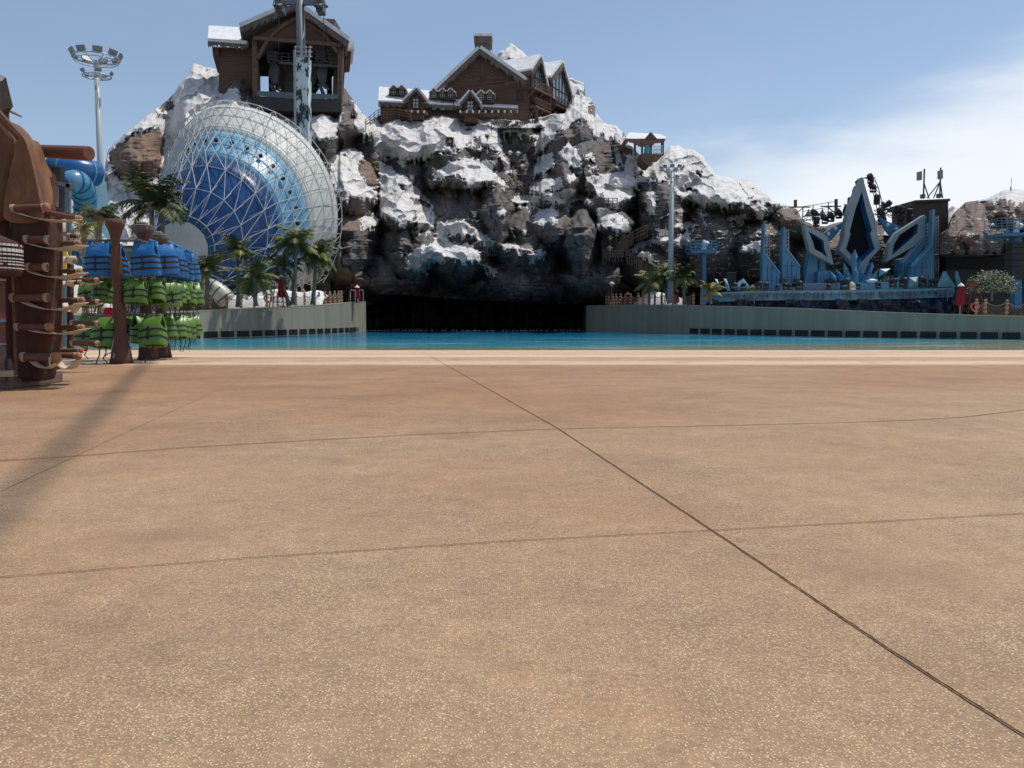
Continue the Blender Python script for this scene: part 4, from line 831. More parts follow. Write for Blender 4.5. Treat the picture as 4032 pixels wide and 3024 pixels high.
# lanterns, bridges and stairs in the rock clefts
def lantern(u,v,h,d,label):
    b=P(u,v,d); t=thing('lantern_post',b,label,'lantern','lantern posts along the rock paths'); MB().bar(b,b+Z*h,0.06).build('post',MWOODL,t); MB().lathe(b+Z*h,[(0.34,0),(0.30,0.08),(0.05,0.3)],10).build('shade',mat('lantern_shade',(0.45,0.42,0.38)),t); MB().ball(b+Z*(h-.12),0.13,6).build('globe',mat('lantern_white',(0.7,0.68,0.62)),t)
lantern(2008,690,2.6,100,'lantern post left of the dark rock cleft below the lodge')
lantern(2040,685,2.4,101,'thin lantern post in the middle of the dark rock cleft')
lantern(2056,700,1.3,99,'short lantern at the top of the cleft landing')
lantern(2402,1010,2.0,90,'left lantern of three in the rock arch above the cave side path')
lantern(2425,1010,2.4,90.5,'right lantern of three in the rock arch above the cave side path')
lantern(2400,1030,1.4,89,'lowest lantern of three in the rock arch')
lantern(2528,1060,1.6,88,'lantern on the rock path left of the right floodlight mast')
lantern(2408,1190,1.9,88,'lantern at the foot of the dark rock above the right pool wall')
fence([P(2035,765,97),P(2080,765,97),P(2110,768,97)],1.3,'brown timber landing railing at the foot of the dark cleft',post=0.3)
fence([P(2018,690,98),P(2036,740,97),P(2060,765,96)],1.1,'steep brown stair railing down the cleft',cross=True)
fence([P(2345,810,92),P(2430,812,92)],0.9,'short brown bridge railing over the snowy rock gap',post=0.4)
fence([P(2435,995,89),P(2500,945,90),P(2550,925,91)],1.1,'brown stair parapet rising to the right from the rock arch',post=0.25,r=0.05)
fence([P(2375,1022,88),P(2460,1022,88),P(2525,1060,87)],1.0,'brown path railing running from the rock arch down to the right',post=0.3)
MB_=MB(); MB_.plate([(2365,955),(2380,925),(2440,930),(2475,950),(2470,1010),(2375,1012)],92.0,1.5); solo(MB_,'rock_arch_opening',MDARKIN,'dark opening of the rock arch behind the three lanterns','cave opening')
# ---------------------------------------------------------------- gazebo on the ridge
def gazebo():
    D=104; t=thing('gazebo',P(2555,640,D),'small open timber pavilion with snowy roof on the ridge left of the right peak','pavilion')
    r_=MB(); r_.add([P(2462,545,D),P(2622,545,D),P(2600,528,D+3),P(2477,521,D+3),P(2465,545,D+6),P(2622,540,D+6)],[(0,1,2,3),(3,2,5,4),(0,3,4),(1,5,2)]); r_.build('roof',MSNOWR,t)
    g=MB(); g.prism([P(2538,546,D-.3),P(2562,519,D-.3),P(2588,546,D-.3)],(0,2.5,0)); g.build('gable',MWOODL,t)
    b=MB(); b.prism([P(2462,546,D-.1),P(2622,546,D-.1),P(2615,560,D-.1),P(2580,563,D-.1),P(2566,577,D-.1),P(2520,577,D-.1),P(2490,560,D-.1),P(2464,554,D-.1)],(0,0.25,0)); b.prism([P(2462,545,D),P(2470,545,D),P(2474,556,D),P(2466,556,D)],(0,5.5,0)); b.build('fascia',mat('gazebo_brown',(0.22,0.12,0.085),(0.15,0.085,0.06),scale=1.5),t)
    for u,v0,v1,d in((2610,555,612,D),(2563,570,640,D),(2528,560,640,D),(2500,560,600,D+1),(2606,555,605,D+5)):
        MB().bar(P(u,v1,d),P(u,v0,d),0.17,4).build('post',MWOODL,t)
    MB().prism([P(2525,604,D-.5),P(2612,607,D-.5),P(2608,614,D-.5),P(2575,618,D-.5),P(2562,650,D-.5),P(2548,648,D-.5),P(2527,628,D-.5)],(0,4,0)).build('deck',MWOODL,t)
    f=MB()
    for v in(575,590,603): f.bar(P(2572,v,D-.3),P(2610,v,D-.3),0.05)
    for u in range(2572,2612,6): f.bar(P(u,574,D-.3),P(u,606,D-.3),0.035)
    f.build('railing',MSTEEL,t)
    solo(MB().lathe(P(2548,606,D-.2),[(0.38,0),(0.42,0.4),(0.32,0.8),(0.12,1.0)],12),'slide_ring',mat('teal_plastic',(0.08,0.35,0.36)),'teal rounded slide starter tub standing in the ridge pavilion','slide tub')
gazebo()
# ---------------------------------------------------------------- flood-light masts
def mast(u,v,vb,d,rp,label,nfl=8):
    b=P(u+ (36 if u<2000 else 0),vb,d); tp=P(u,v,d); tp.x=b.x; s=d/F; t=thing('floodlight_mast',b,label,'light mast','floodlight masts'); mm=mat('mast_grey',(0.36,0.40,0.42),(0.36,0.40,0.42),scale=1,rough=0.45)
    r0=max(0.2,17*s/2*1.6) if False else rp
    MB().bar(b,tp,r0,12,r2=r0*0.6).build('pole',mm,t,smooth=True)
    Rr=84*s if u<2000 else 43*s
    def ringp(R0,z,n=28): return [Vector((tp.x+R0*math.cos(2*math.pi*i/n),tp.y+R0*math.sin(2*math.pi*i/n),z)) for i in range(n)]
    hs=tp.z-b.z; z1=tp.z; z2=tp.z-Rr*0.55
    g=MB(); g.tube(ringp(Rr,z1+Rr*.25),Rr*.028,6,closed=True); g.tube(ringp(Rr*.93,z1+Rr*.12),Rr*.02,6,closed=True); g.tube(ringp(Rr*.6,z2),Rr*.03,6,closed=True)
    for i in range(8):
        a=2*math.pi*i/8; g.bar(Vector((tp.x,tp.y,z1-Rr*.05)),Vector((tp.x+Rr*math.cos(a),tp.y+Rr*math.sin(a),z1+Rr*.25)),Rr*.022,4); g.bar(Vector((tp.x,tp.y,z2)),Vector((tp.x+Rr*.6*math.cos(a),tp.y+Rr*.6*math.sin(a),z2)),Rr*.02,4)
    g.bar((tp.x,tp.y,z1-Rr*.15),(tp.x,tp.y,z1+Rr*.15),Rr*.12,10); g.bar((tp.x,tp.y,z2-Rr*.08),(tp.x,tp.y,z2+Rr*.08),Rr*.12,10); g.build('ring_frame',mm,t)
    def flood(px,py,pz,a,w_): 
        m=MB(); m.box((px,py,pz),(w_,w_*.28,w_*.62),(R(28),0,a+math.pi/2)); m.box((px+math.cos(a)*w_*.17,py+math.sin(a)*w_*.17,pz-w_*0.05),(w_*.86,w_*.06,w_*.46),(R(28),0,a+math.pi/2)); m.bar((px,py,pz),(px-math.cos(a)*w_*.4,py-math.sin(a)*w_*.4,pz-w_*.45),w_*.05,4)
        m.build('floodlight',mat('flood_body',(0.16,0.18,0.21),(0.24,0.26,0.28),scale=2,rough=0.4),t)
    for i in range(nfl): a=2*math.pi*(i+.5)/nfl; flood(tp.x+Rr*math.cos(a),tp.y+Rr*math.sin(a),z1+Rr*.42,a,Rr*.40)
    for i in range(5): a=2*math.pi*(i+.2)/5; flood(tp.x+Rr*.62*math.cos(a),tp.y+Rr*.62*math.sin(a),z2+Rr*.16,a,Rr*.26)
mast(383,252,1215,76,0.36,'tall grey floodlight mast on the left, standing behind the palms beside the slide bowl',9)
mast(2638,678,1190,84,0.32,'slimmer grey floodlight mast right of the cave, in front of the snowy peak',9)
# ---------------------------------------------------------------- palms
def leafmat(n,a,b): 
    m=mat(n,a,b,scale=0.9,rough=0.55,spec=0.3); 
    bs=m.node_tree.nodes['Principled BSDF']; bs.inputs['Transmission Weight'].default_value=0.0
    return m
ML=[leafmat('palm_leaf',(0.065,0.09,0.025),(0.14,0.16,0.05)),leafmat('palm_leaf_yellow',(0.15,0.16,0.035),(0.24,0.22,0.06)),leafmat('palm_leaf_dark',(0.03,0.05,0.018),(0.07,0.09,0.03))]
MTR=mat('palm_trunk_bark',(0.20,0.17,0.13),(0.11,0.095,0.075),scale=2,bump=0.03,stretch=(1,1,5))
def palm(u,vc,ub,vb,d,rpx,label,nf=22,lm=0,yel=3,trunk_r=0.13,up=0.5,group='coconut palms around the pool',rs=0):
    random.seed(100+rs+int(u)); b=P(ub,vb,d); c=P(u,vc,d); t=thing('palm_tree',b,label,'palm tree',group); L_=rpx*d/F*1.38
    tr=MB(); mid=b.lerp(c,0.5)+Vector(((c.x-b.x)*0.2,0,0)); h=c.z-b.z
    pts=[b,b.lerp(mid,.3),mid,mid.lerp(c,.6),c]; tr.tube(pts,[trunk_r*1.6,trunk_r*1.1,trunk_r,trunk_r*.9,trunk_r*1.25],8).build('trunk',MTR,t,smooth=True)
    def fronds(k,m,name,lo):
        mb=MB()
        for i in range(k):
            a=random.uniform(0,2*math.pi); el=random.uniform(-0.45+lo,1.3); L1=L_*random.uniform(0.8,1.15); dr_=random.uniform(0.55,1.1)
            hd=Vector((math.cos(a),math.sin(a),0)); pts=[]; n=13
            p=Vector(c); e=el
            for j in range(n+1):
                pts.append(p.copy()); p=p+(hd*math.cos(e)+Z*math.sin(e))*(L1/n); e-=dr_*2.2/n*(0.4+j/n)
            mb.tube(pts,[L1*.012*(1-j/(n+1)*.8) for j in range(n+1)],3,cap=False)
            for j in range(3*n-3):
                f=(j+3)/(3*n); q=f*n; i0=min(int(q),n-1); pp=pts[i0].lerp(pts[i0+1],q-i0); tg=(pts[i0+1]-pts[i0]).normalized()
                sd=tg.cross(Z); 
                if sd.length<1e-3: sd=X.copy()
                sd.normalize(); ll=L1*0.34*math.sin(math.pi*min(1,f*0.9+0.12))*random.uniform(.75,1.1)
                for s_ in(-1,1):
                    dd=(sd*s_*0.85+tg*0.55-Z*random.uniform(0.2,0.95)).normalized(); e1=pp+dd*ll; w_=tg*L1*0.0125; m1=pp+dd*ll*.5+Z*ll*.05
                    mb.add([pp-w_,pp+w_,m1+w_,m1-w_,e1],[(0,1,2,3),(3,2,4)])
        return mb.build(name,m,t)
    fronds(int(nf*1.05),ML[lm],'crown',up-0.5)
    if yel: fronds(yel,ML[1],'pale_fronds',-0.3)
    MB().ball(c-Z*.1,trunk_r*2.0,8,(1,1,1.5)).build('crown_shaft',MTR,t)
palm(385,850,400,1290,41,86,'dark tall palm with upright fronds beside the left floodlight mast',20,2,2,0.16,up=0.9)
palm(596,800,602,1215,62,128,'tallest palm with big dark crown in front of the left edge of the slide bowl',26,2,4,0.17,up=0.8)
palm(640,815,640,1215,63,80,'palm trunk and small crown close behind the tallest palm beside the slide bowl',12,2,0,0.16,up=0.8)
palm(818,1062,806,1222,66,88,'bushy palm with yellow fronds just right of the life jacket rack',18,0,7,0.15,up=0.9)
palm(935,985,937,1210,68,78,'slender palm with thin trunk in front of the middle of the slide bowl',18,2,2,0.13)
palm(1003,1095,1008,1205,66,85,'short palm with bright yellow left fronds beside the folded red parasol',18,0,7,0.13)
palm(1105,1050,1140,1205,70,72,'drooping grey-green palm right behind the folded red parasol',18,2,2,0.13)
palm(1166,955,1152,1200,70,88,'tall palm at the right foot of the slide bowl',24,0,3,0.15)
palm(1242,1010,1232,1200,72,90,'palm with wide crown at the far right of the slide bowl, nearest the cave',24,0,5,0.16)
palm(2556,1110,2556,1192,84,62,'thin young palm with arching fronds nearest the cave on the right bank',12,0,2,0.11,up=0.7)
palm(2612,1080,2636,1195,85,60,'full green palm in front of the right floodlight mast base',20,0,2,0.15,up=0.8)
palm(2690,1088,2696,1198,83,64,'full green palm between the mast and the black speaker column',24,0,3,0.15,up=0.8)
palm(2655,1120,2660,1196,86,60,'low palm half hidden between the two full palms right of the cave',14,2,1,0.13,up=0.7)
palm(2795,1150,2798,1198,80,50,'low pale palm right of the blue tower at the stage end',12,1,2,0.12,up=0.8)
palm(330,905,330,1385,36,52,'small pale yellow palm crown seen between the log rack and the life jackets',14,1,4,0.09,up=0.9)
random.seed(11)
# ---------------------------------------------------------------- shrubs
def shrub(u,v,vb,d,rx,label,m,fl=None):
    b=P(u,vb,d); t=thing('shrub',b,label,'shrub','shrubs around the stage'); s=d/F; mb=MB(); f2=MB(); h=(vb-v)*s; r=rx*s
    for i in range(int(500+rx*16)):
        a=random.uniform(0,6.283); e=math.acos(random.uniform(-0.3,1)); k=random.uniform(.72,1.05)*(1+0.12*math.sin(a*5+e*7)); 
        p=b+Vector((r*math.sin(e)*math.cos(a)*k,r*.8*math.sin(e)*math.sin(a)*k,h*.42+h*.56*math.cos(e)*k)); q=Vector((random.uniform(-1,1),random.uniform(-1,1),random.uniform(-.6,1))).normalized(); q2=q.orthogonal().normalized(); w_=random.uniform(.06,.13)
        (f2 if fl and random.random()<.22 else mb).add([p-q*w_,p+q2*w_*.6,p+q*w_,p-q2*w_*.6],[(0,1,2,3)])
    mb.build('foliage',m,t)
    if fl: f2.build('pale_leaves',fl,t)
    MB().bar(b,b+Z*h*.6,.08,6,r2=.04).build('stem',MTR,t)
MSH=mat('shrub_leaf',(0.03,0.055,0.02),(0.07,0.10,0.035),scale=3); MSHP=mat('shrub_pale_leaf',(0.30,0.33,0.24),(0.22,0.26,0.15),scale=5)
shrub(3905,1066,1185,69,88,'big round pale-flecked shrub right of the stage',MSH,MSHP)
shrub(2985,1120,1160,89,45,'green shrub behind the leftmost ice fin on the stage',MSH,MSHP)
shrub(3163,1080,1135,89,22,'narrow shrub between the second ice fin and the left diamond pedestal',MSH,MSHP)
shrub(3500,1085,1140,89,42,'shrub between the middle crystal burst and the right ice fins',MSH,MSHP)
shrub(2860,1150,1190,89,30,'low shrub behind the small tilted ice planks',MSH,MSHP)
# ---------------------------------------------------------------- rope fences
MPOST=mat('rope_fence_post',(0.36,0.22,0.13),(0.26,0.15,0.09),scale=3); MROPE=mat('rope_fibre',(0.50,0.42,0.31),(0.38,0.32,0.24),scale=8,rough=0.9); MPOSTR=mat('red_brown_post',(0.28,0.09,0.05),(0.2,0.08,0.05),scale=3)
mnet=mat('rope_netting',(0.30,0.25,0.19),(0.25,0.2,0.15),scale=6,rough=0.9)
def rope_fence(T,us,label,off,pm=MPOST,h=1.15):
    ps=[]
    for u in us:
        dd=walld(T,u)+off; p=P(u,1200,dd); q=P(u,interp(T,u,1),walld(T,u)); p.z=q.z; ps.append(p)
    t=thing('rope_fence',ps[0],label,'fence')
    for p in ps:
        MB().lathe(p,[(.11,0),(.11,.9*h),(.07,.93*h),(.13,1.0*h),(.05,1.1*h)],8).build('post',pm,t,smooth=False)
        # rope rings
    rr=MB()
    for p in ps:
        for z in(.2,.5,.8): rr.lathe(p+Z*h*z,[(.13,0),(.15,.04),(.13,.08)],8)
    rr.build('rope_lashings',MROPE,t)['kind']='stuff'
    for a,b in zip(ps,ps[1:]):
        n=10; top=[a.lerp(b,i/n)+Z*(h*.93-.28*h*math.sin(math.pi*i/n)) for i in range(n+1)]; m=MB(); m.tube(top,.035,5)
        m.tube([a+Z*.06,b+Z*.06],.03,4)
        ln=(b-a).length; k=max(4,int(ln/.17))
        def tz(s): return h*.93-.28*h*math.sin(math.pi*min(max(s,0),1))
        for i in range(-5,k+1):
            for sg in(1,-1):
                qq=[]
                for j in range(0,9):
                    z=.06+(h-.06)*j/8; s=(i/k)+ (z*.75/ln if sg>0 else (h-z)*.75/ln)
                    if 0<=s<=1 and z<=tz(s)+.02: qq.append(a.lerp(b,s)+Z*z)
                if len(qq)>1: m.tube([qq[0],qq[-1]],.012,3,cap=False)
        m.build('rope_net',mnet,t)
    return t
rope_fence(LW,[560,640,700,762,827,893,950,1002,1051,1094,1131,1166,1200,1231,1257,1280,1300,1318,1334,1345],'rope net fence on the left pool wall, in front of the slide bowl palms',1.4)
rope_fence(LW,[180,260,345,430,505],'rope net fence on the left pool wall, seen behind the life jacket rack',1.4)
rope_fence(RW,[2387,2398,2411,2425,2443,2462,2482,2512,2533,2556,2578,2605,2650,2730],'rope net fence with red-brown posts on the right pool wall before the blue tower',1.2,MPOSTR)
rope_fence(RW,[3845,3880,3965,4045,4130],'rope net fence at the far right in front of the round shrub',1.2)
# ladder rails near the wall ends
def gaterail(u,label):
    T=LW; p=P(u,interp(T,u,1),walld(T,u)+.6); t=thing('ladder_rail',p,label,'handrail','steel ladder rails at the left wall end'); m=MB()
    m.tube([p,p+Z*1.15,p+Z*1.25+X*.08,p+Z*1.25+X*.42,p+Z*1.15+X*.5,p+X*.5],.035,6); m.build('rail',MSTEEL,t)
gaterail(1380,'steel ladder rail left of the red parasol at the end of the left wall'); gaterail(1412,'steel ladder rail right of the red parasol at the end of the left wall')
# ---------------------------------------------------------------- lifeguard chairs, parasols, ring
MRED=mat('red_canvas',(0.30,0.012,0.02),(0.20,0.008,0.015),scale=2,rough=0.8); MREDW=mat('dark_red_timber',(0.16,0.03,0.025),(0.09,0.02,0.02),scale=2); MRING=mat('ring_orange',(0.75,0.12,0.06),(0.65,0.09,0.05),scale=2,rough=0.4)
def parasol(u,vt,vb,d,label,basez=None):
    b=P(u,vb,d); t=thing('folded_parasol',b,label,'parasol','folded red parasols at the lifeguard posts'); h=P(u,vt,d).z-b.z
    MB().bar(b,b+Z*h,.03,8).build('pole',MSTEEL,t)
    c=MB(); prof=[(.20,h*.30),(.28,h*.38),(.24,h*.6),(.20,h*.8),(.10,h*.93)]; n=14; vs=[];fs=[]
    for i,(r,z) in enumerate(prof):
        for j in range(n): a=2*math.pi*j/n; rr=r*(1+.22*math.cos(j*math.pi)); vs.append(b+Vector((rr*math.cos(a+i*.12),rr*math.sin(a+i*.12),z+ (0.06*math.sin(j*2.1) if i==0 else 0))))
    for i in range(len(prof)-1):
        for j in range(n): fs.append((i*n+j,i*n+(j+1)%n,(i+1)*n+(j+1)%n,(i+1)*n+j))
    c.add(vs,fs).build('canopy',MRED,t); MB().lathe(b+Z*h*.91,[(.26,0),(.22,.08),(.10,.2),(.03,.28)],12).build('cap',mat('parasol_cap',(0.72,0.72,0.70)),t)
    MB().lathe(b,[(.28,0),(.28,.06),(.06,.10)],12).build('base',MSTEELD,t)
def chair(u,vb,d,h,label):
    b=P(u,vb,d); t=thing('lifeguard_chair',b,label,'lifeguard chair','lifeguard chairs beside the pool'); 
    for sx in(-1,1):
        for sy in(-1,1): MB().bar(b+Vector((sx*.62,sy*.5,0)),b+Vector((sx*.38,sy*.32,h)),.05,4).build('leg',MREDW,t)
    s=MB(); s.box(b+Z*h,(.95,.75,.06)); s.build('seat',MREDW,t); k=MB()
    for z in(.5,.7,.9): k.box(b+Vector((0,.36,h+z*.8)),(.85,.05,.12))
    k.bar(b+Vector((-.4,.36,h)),b+Vector((-.4,.36,h+.8)),.04,4); k.bar(b+Vector((.4,.36,h)),b+Vector((.4,.36,h+.8)),.04,4); k.build('backrest',MREDW,t)
    r=MB()
    for f in(.25,.5,.75): w_=.62-.24*f; r.bar(b+Vector((-w_,-.5+.18*f,h*f)),b+Vector((w_,-.5+.18*f,h*f)),.035,4); r.bar(b+Vector((-w_,.5-.18*f,h*f)),b+Vector((w_,.5-.18*f,h*f)),.035,4)
    r.bar(b+Vector((-.45,-.36,h+.3)),b+Vector((-.45,.36,h+.3)),.035,4); r.bar(b+Vector((.45,-.36,h+.3)),b+Vector((.45,.36,h+.3)),.035,4); r.build('rungs',MREDW,t)
chair(1096,1209,70.3,1.7,'dark red lifeguard chair behind the orange lifebuoy on the left wall')
parasol(1110,1079,1208,70.0,'folded red parasol standing by the lifeguard chair on the left wall')
parasol(1407,1127,1192,85.5,'folded red parasol at the very end of the left wall beside the cave')
chair(1397,1190,86.5,1.2,'small lifeguard chair at the end of the left wall')
parasol(2471,1153,1218,94,'folded red parasol nearest the cave on the right wall')
chair(2458,1203,96,1.7,'lifeguard chair behind the rope fence, nearest the cave on the right wall')
parasol(2663,1142,1212,86,'folded red parasol in the middle of the right bank palms')
chair(2640,1200,87,1.7,'lifeguard chair in front of the right bank palms')
chair(3828,1240,66.2,1.9,'dark lifeguard chair at the right end of the stage')
parasol(3779,1116,1240,66.0,'largest folded red parasol, at the right end of the stage')
parasol(433,1195,1372,38,'folded red parasol seen between the life jackets left of the thick post')
def lifebuoy(u,v,d,r,label):
    c=P(u,v,d); t=thing('lifebuoy',c,label,'lifebuoy','orange lifebuoys'); n=24; MB().tube([c+Vector((r*math.cos(2*math.pi*i/n),0,r*math.sin(2*math.pi*i/n))) for i in range(n)],r*.2,10,closed=True).build('ring',MRING,t,smooth=True)
    rp=MB(); rp.tube([c+Vector((r*1.24*math.cos(2*math.pi*i/n),-.04,r*1.24*math.sin(2*math.pi*i/n))) for i in range(n)],r*.03,4,closed=True)
    for a in(.4,2,3.6,5.2): rp.tube([c+Vector((r*math.cos(a)+r*.23*math.cos(k)*math.cos(a),r*.23*math.sin(k),r*math.sin(a)+r*.23*math.cos(k)*math.sin(a))) for k in[j*2*math.pi/8 for j in range(8)]],r*.04,4,closed=True)
    rp.build('grab_line',MWHITE,t)
lifebuoy(1056,1174,69.3,.30*1.05,'orange lifebuoy hanging on the left fence beside the lifeguard chair')
lifebuoy(3838,1208,66,.28,'orange-red lifebuoy hung on the lifeguard chair right of the stage')
# ---------------------------------------------------------------- ice stage
ICE=mat('painted_ice_blue',(0.02,0.11,0.24),(0.11,0.28,0.40),scale=0.35,rough=0.45,stretch=(1,1,0.35),lo=0.3,hi=0.7,detail=8)
ICEL=mat('pale_ice',(0.16,0.33,0.43),(0.10,0.26,0.38),scale=0.5,rough=0.4); FRM=mat('grey_ice_frame',(0.24,0.30,0.32),(0.17,0.225,0.255),scale=0.4,rough=0.5); SCR=mat('stage_screen_black',(0.006,0.010,0.014),(0.010,0.014,0.02),scale=3,rough=0.7,spec=0.08); ICED=mat('dark_ice_rock',(0.016,0.04,0.095),(0.008,0.014,0.03),scale=0.5,rough=0.6,bump=0.08)
za=lambda L:[(2900+x/3.318,650+y/3.318) for x,y in L]
zb_=lambda L:[(3400+x/3.318,600+y/3.318) for x,y in L]
_P0=P
def P(u,v,d): return _P0(u,v,d+8)
stg=thing('stage',P(3280,1210,76),'blue painted ice stage platform with icicle edge, behind the right pool wall','stage')
DS=76
def stage():
    top=[(2779,1156),(2860,1150),(2960,1146),(3016,1145),(3200,1144),(3400,1143),(3560,1139),(3700,1134),(3757,1132)]
    m=MB(); q=[P(u,v,DS-1.5*math.sin(math.pi*(u-2779)/980)) for u,v in top]; n=len(q); bk=[Vector((p.x,p.y+9,p.z+.05)) for p in q]
    m.add(q+bk+[p-Z*.28 for p in q],[(i,i+1,n+i+1,n+i) for i in range(n-1)]+[(i,2*n+i,2*n+i+1,i+1) for i in range(n-1)]); m.build('deck',ICEL,stg)
    f=MB(); f.add([p-Z*.25+Y*.1 for p in q]+[p-Z*.95+Y*.15 for p in q],[(i,i+1,n+i+1,n+i) for i in range(n-1)]); f.build('fascia',ICE,stg)
    r=MB(); us=[2790+i*8 for i in range(int((3760-2790)/8)+1)]; vs=[];fs=[]
    rows=[1172,1182,1192,1203,1216,1240]
    for j,v in enumerate(rows):
        for i,u in enumerate(us): vs.append(P(u,v,DS+1.3-math.sin(math.pi*(u-2779)/980)*1.5-1.0*float(fbm(np.array(u/28.+j*.05),np.array(v/34.),3))*2+ (0.8 if j==0 else 0)))
    k=len(us)
    for j in range(len(rows)-1):
        for i in range(k-1): fs.append((j*k+i,j*k+i+1,(j+1)*k+i+1,(j+1)*k+i))
    r.add(vs,fs).build('rock_base',ICED,stg)
    ic=MB()
    for i in range(230):
        t_=random.random(); x=t_*(n-1); i0=min(int(x),n-2); p=q[i0].lerp(q[i0+1],x-i0)-Y*.04-Z*.2; h=random.uniform(.25,.9)*(1.5 if random.random()<.12 else 1)*(0.45+.55*(t_>.15)); w_=random.uniform(.05,.16); ic.tube([p,p-Z*h*.5,p-Z*h],[w_,w_*.5,.01],5)
    ic.build('icicles',mat('icicle_pale',(0.12,0.20,0.27),(0.04,0.09,0.16),scale=1.5,rough=0.4),stg)['kind']='stuff'
    w_=MB(); w_.prism([P(3052,1118,DS+2),P(3330,1112,DS+2),P(3560,1108,DS+2),P(3560,1142,DS+2),P(3052,1146,DS+2)],(0,5,0)); w_.build('riser',ICEL,stg)
    w2=MB(); w2.prism([P(3135,1120,DS+1.8),P(3300,1116,DS+1.8),P(3300,1140,DS+1.8),P(3135,1142,DS+1.8)],(0,.2,0)); w2.build('riser_panel',mat('grey_riser',(0.17,0.18,0.22),(0.13,0.15,0.19),scale=.6),stg)
stage()
def icefin(px,d,th,label,m=ICE,name='ice_fin',grp='ice fins and crystals on the stage',cat='stage set'):
    b=MB(); b.plate(px,d,th); 
    o=b; return solo(o,name,m,label,cat,grp,bevel=.04)
def fin(px,d,label,edge):
    b=P(px[0][0],px[0][1],d); t=thing('ice_fin',b,label,'stage set','ice fins on the stage'); MB().plate(px,d,.9).build('panel',ICE,t,bevel=.05)
    sm_=MB(); (ax,ay),(bx,by)=px[0],px[-1]
    for f_ in(.3,.55,.8): uu=ax+(bx-ax)*f_; sm_.bar(P(uu,ay,d-.02),P(uu,ay-(60 if f_>.6 else 105),d-.02),.025,4)
    for vv in(ay-40,ay-85): sm_.bar(P(ax+4,vv,d-.02),P(ax+(bx-ax)*.75,vv,d-.02),.02,4)
    sm_.build('panel_seams',mat('seam_dark',(0.01,0.05,0.10)),t)['kind']='stuff'
    e=MB(); pp=[P(u,v,d-.05) for u,v in edge]
    for a,c in zip(pp,pp[1:]): e.bar(a,c,.09,4)
    e.build('edge_trim',ICEL,t); return t
f1_=za([(335,1640),(342,1130),(358,760),(380,760),(378,1160),(570,1420),(568,1640)])
fin(f1_,77.5,'leftmost tall blue ice fin on the stage',za([(380,1165),(570,1415)]))
fin(za([(590,1600),(600,1090),(612,815),(642,815),(642,1075),(835,1330),(830,1600)]),78,'second tall blue ice fin from the left on the stage',za([(645,1078),(833,1328)]))
fin(zb_([(495,1790),(510,1440),(780,1115),(795,840),(822,850),(820,1180),(655,1490),(640,1790)]),79,'blue ice fin just right of the right diamond',zb_([(512,1440),(782,1115),(797,842)]))
fin(zb_([(560,1790),(650,1480),(890,1215),(915,745),(938,745),(925,1790)]),77.5,'broad rightmost blue ice fin on the stage',zb_([(655,1478),(892,1215),(917,748)]))
# thin lighting towers behind the fins
def ladder(px,label,d=79.5):
    (u,v0,v1)=px; a=P(u-5,v1,d);b=P(u-5,v0,d); t=thing('truss_tower',a,label,'truss','slim truss towers behind the ice fins'); m=MB()
    for dx in(0,.28): m.bar(a+X*dx,b+X*dx,.035,4)
    n=int((b-a).length/.35)
    for i in range(n): m.bar(a.lerp(b,i/n),a.lerp(b,(i+1)/n)+X*.28,.022,4)
    m.build('truss',MSTEEL,t)
ladder((3025,902,1100),'slim steel truss tower beside the leftmost ice fin'); ladder((3100,902,1080),'slim steel truss tower beside the second ice fin'); ladder((3648,880,1100),'slim steel truss tower between the two right ice fins',80.5); ladder((3690,850,1140),'slim steel truss tower at the outer edge of the rightmost ice fin',79.6)
def diamond(outer,inner,d,label,back=.9):
    t=thing('diamond_frame',P(outer[-1][0],outer[-1][1],d),label,'stage set','diamond screens on the stage')
    MB().ring([P(u,v,d) for u,v in outer],[P(u,v,d) for u,v in inner],(0,back,0)).build('frame',FRM,t)
    MB().add([P(u,v,d+back*.85) for u,v in inner],[tuple(range(len(inner)))]).build('screen',SCR,t)
    iw=MB(); ii=[P(u,v,d+.02) for u,v in inner]; c=sum(ii,Vector())/len(ii); k=len(ii)
    iw.add([p.lerp(c,.01) for p in ii]+[p.lerp(c,.10)+Y*back*.8 for p in ii],[(i,(i+1)%k,k+(i+1)%k,k+i) for i in range(k)]).build('inner_bevel',mat('bevel_blue',(0.02,0.10,0.24),(0.015,0.07,0.18),scale=1),t)
    return t
diamond(za([(880,770),(1130,890),(1200,950),(1215,1060),(1270,1300),(1100,1220),(960,1140),(915,950)]),za([(945,868),(1052,930),(1135,985),(1150,1100),(1190,1210),(1120,1150),(1025,1100),(990,985)]),79,'left tilted diamond frame with dark screen on the stage')
diamond(za([(1650,165),(1740,480),(1830,750),(1840,900),(1890,1080),(1740,1240),(1600,1390),(1545,1310),(1345,1110),(1410,950),(1420,800),(1500,500)]),za([(1638,340),(1695,600),(1770,850),(1745,890),(1805,1095),(1700,1200),(1602,1300),(1560,1240),(1430,1095),(1490,900),(1478,865),(1560,560)]),80,'tall central diamond frame with black screen on the stage',1.2)
diamond(zb_([(800,815),(822,850),(800,1080),(680,1210),(550,1290),(300,1430),(350,1180),(430,1050)]),zb_([(700,925),(715,950),(700,1055),(610,1140),(510,1225),(372,1345),(400,1200),(470,1080)]),79,'right tilted diamond frame with dark screen on the stage')
def petal(px,label,dots):
    t=thing('ice_petal',P(px[0][0],px[0][1],81),label,'stage set','blue petals beside the central diamond'); MB().plate(px,81,.35).build('panel',mat('petal_blue',(0.03,0.12,0.27),(0.045,0.16,0.30),scale=.4),t,bevel=.04)
    for u,v in dots: MB().ball(P(u,v,80.9),.2,8,(1,.4,1)).build('dot',mat('petal_dot',(0.30,0.50,0.62)),t)
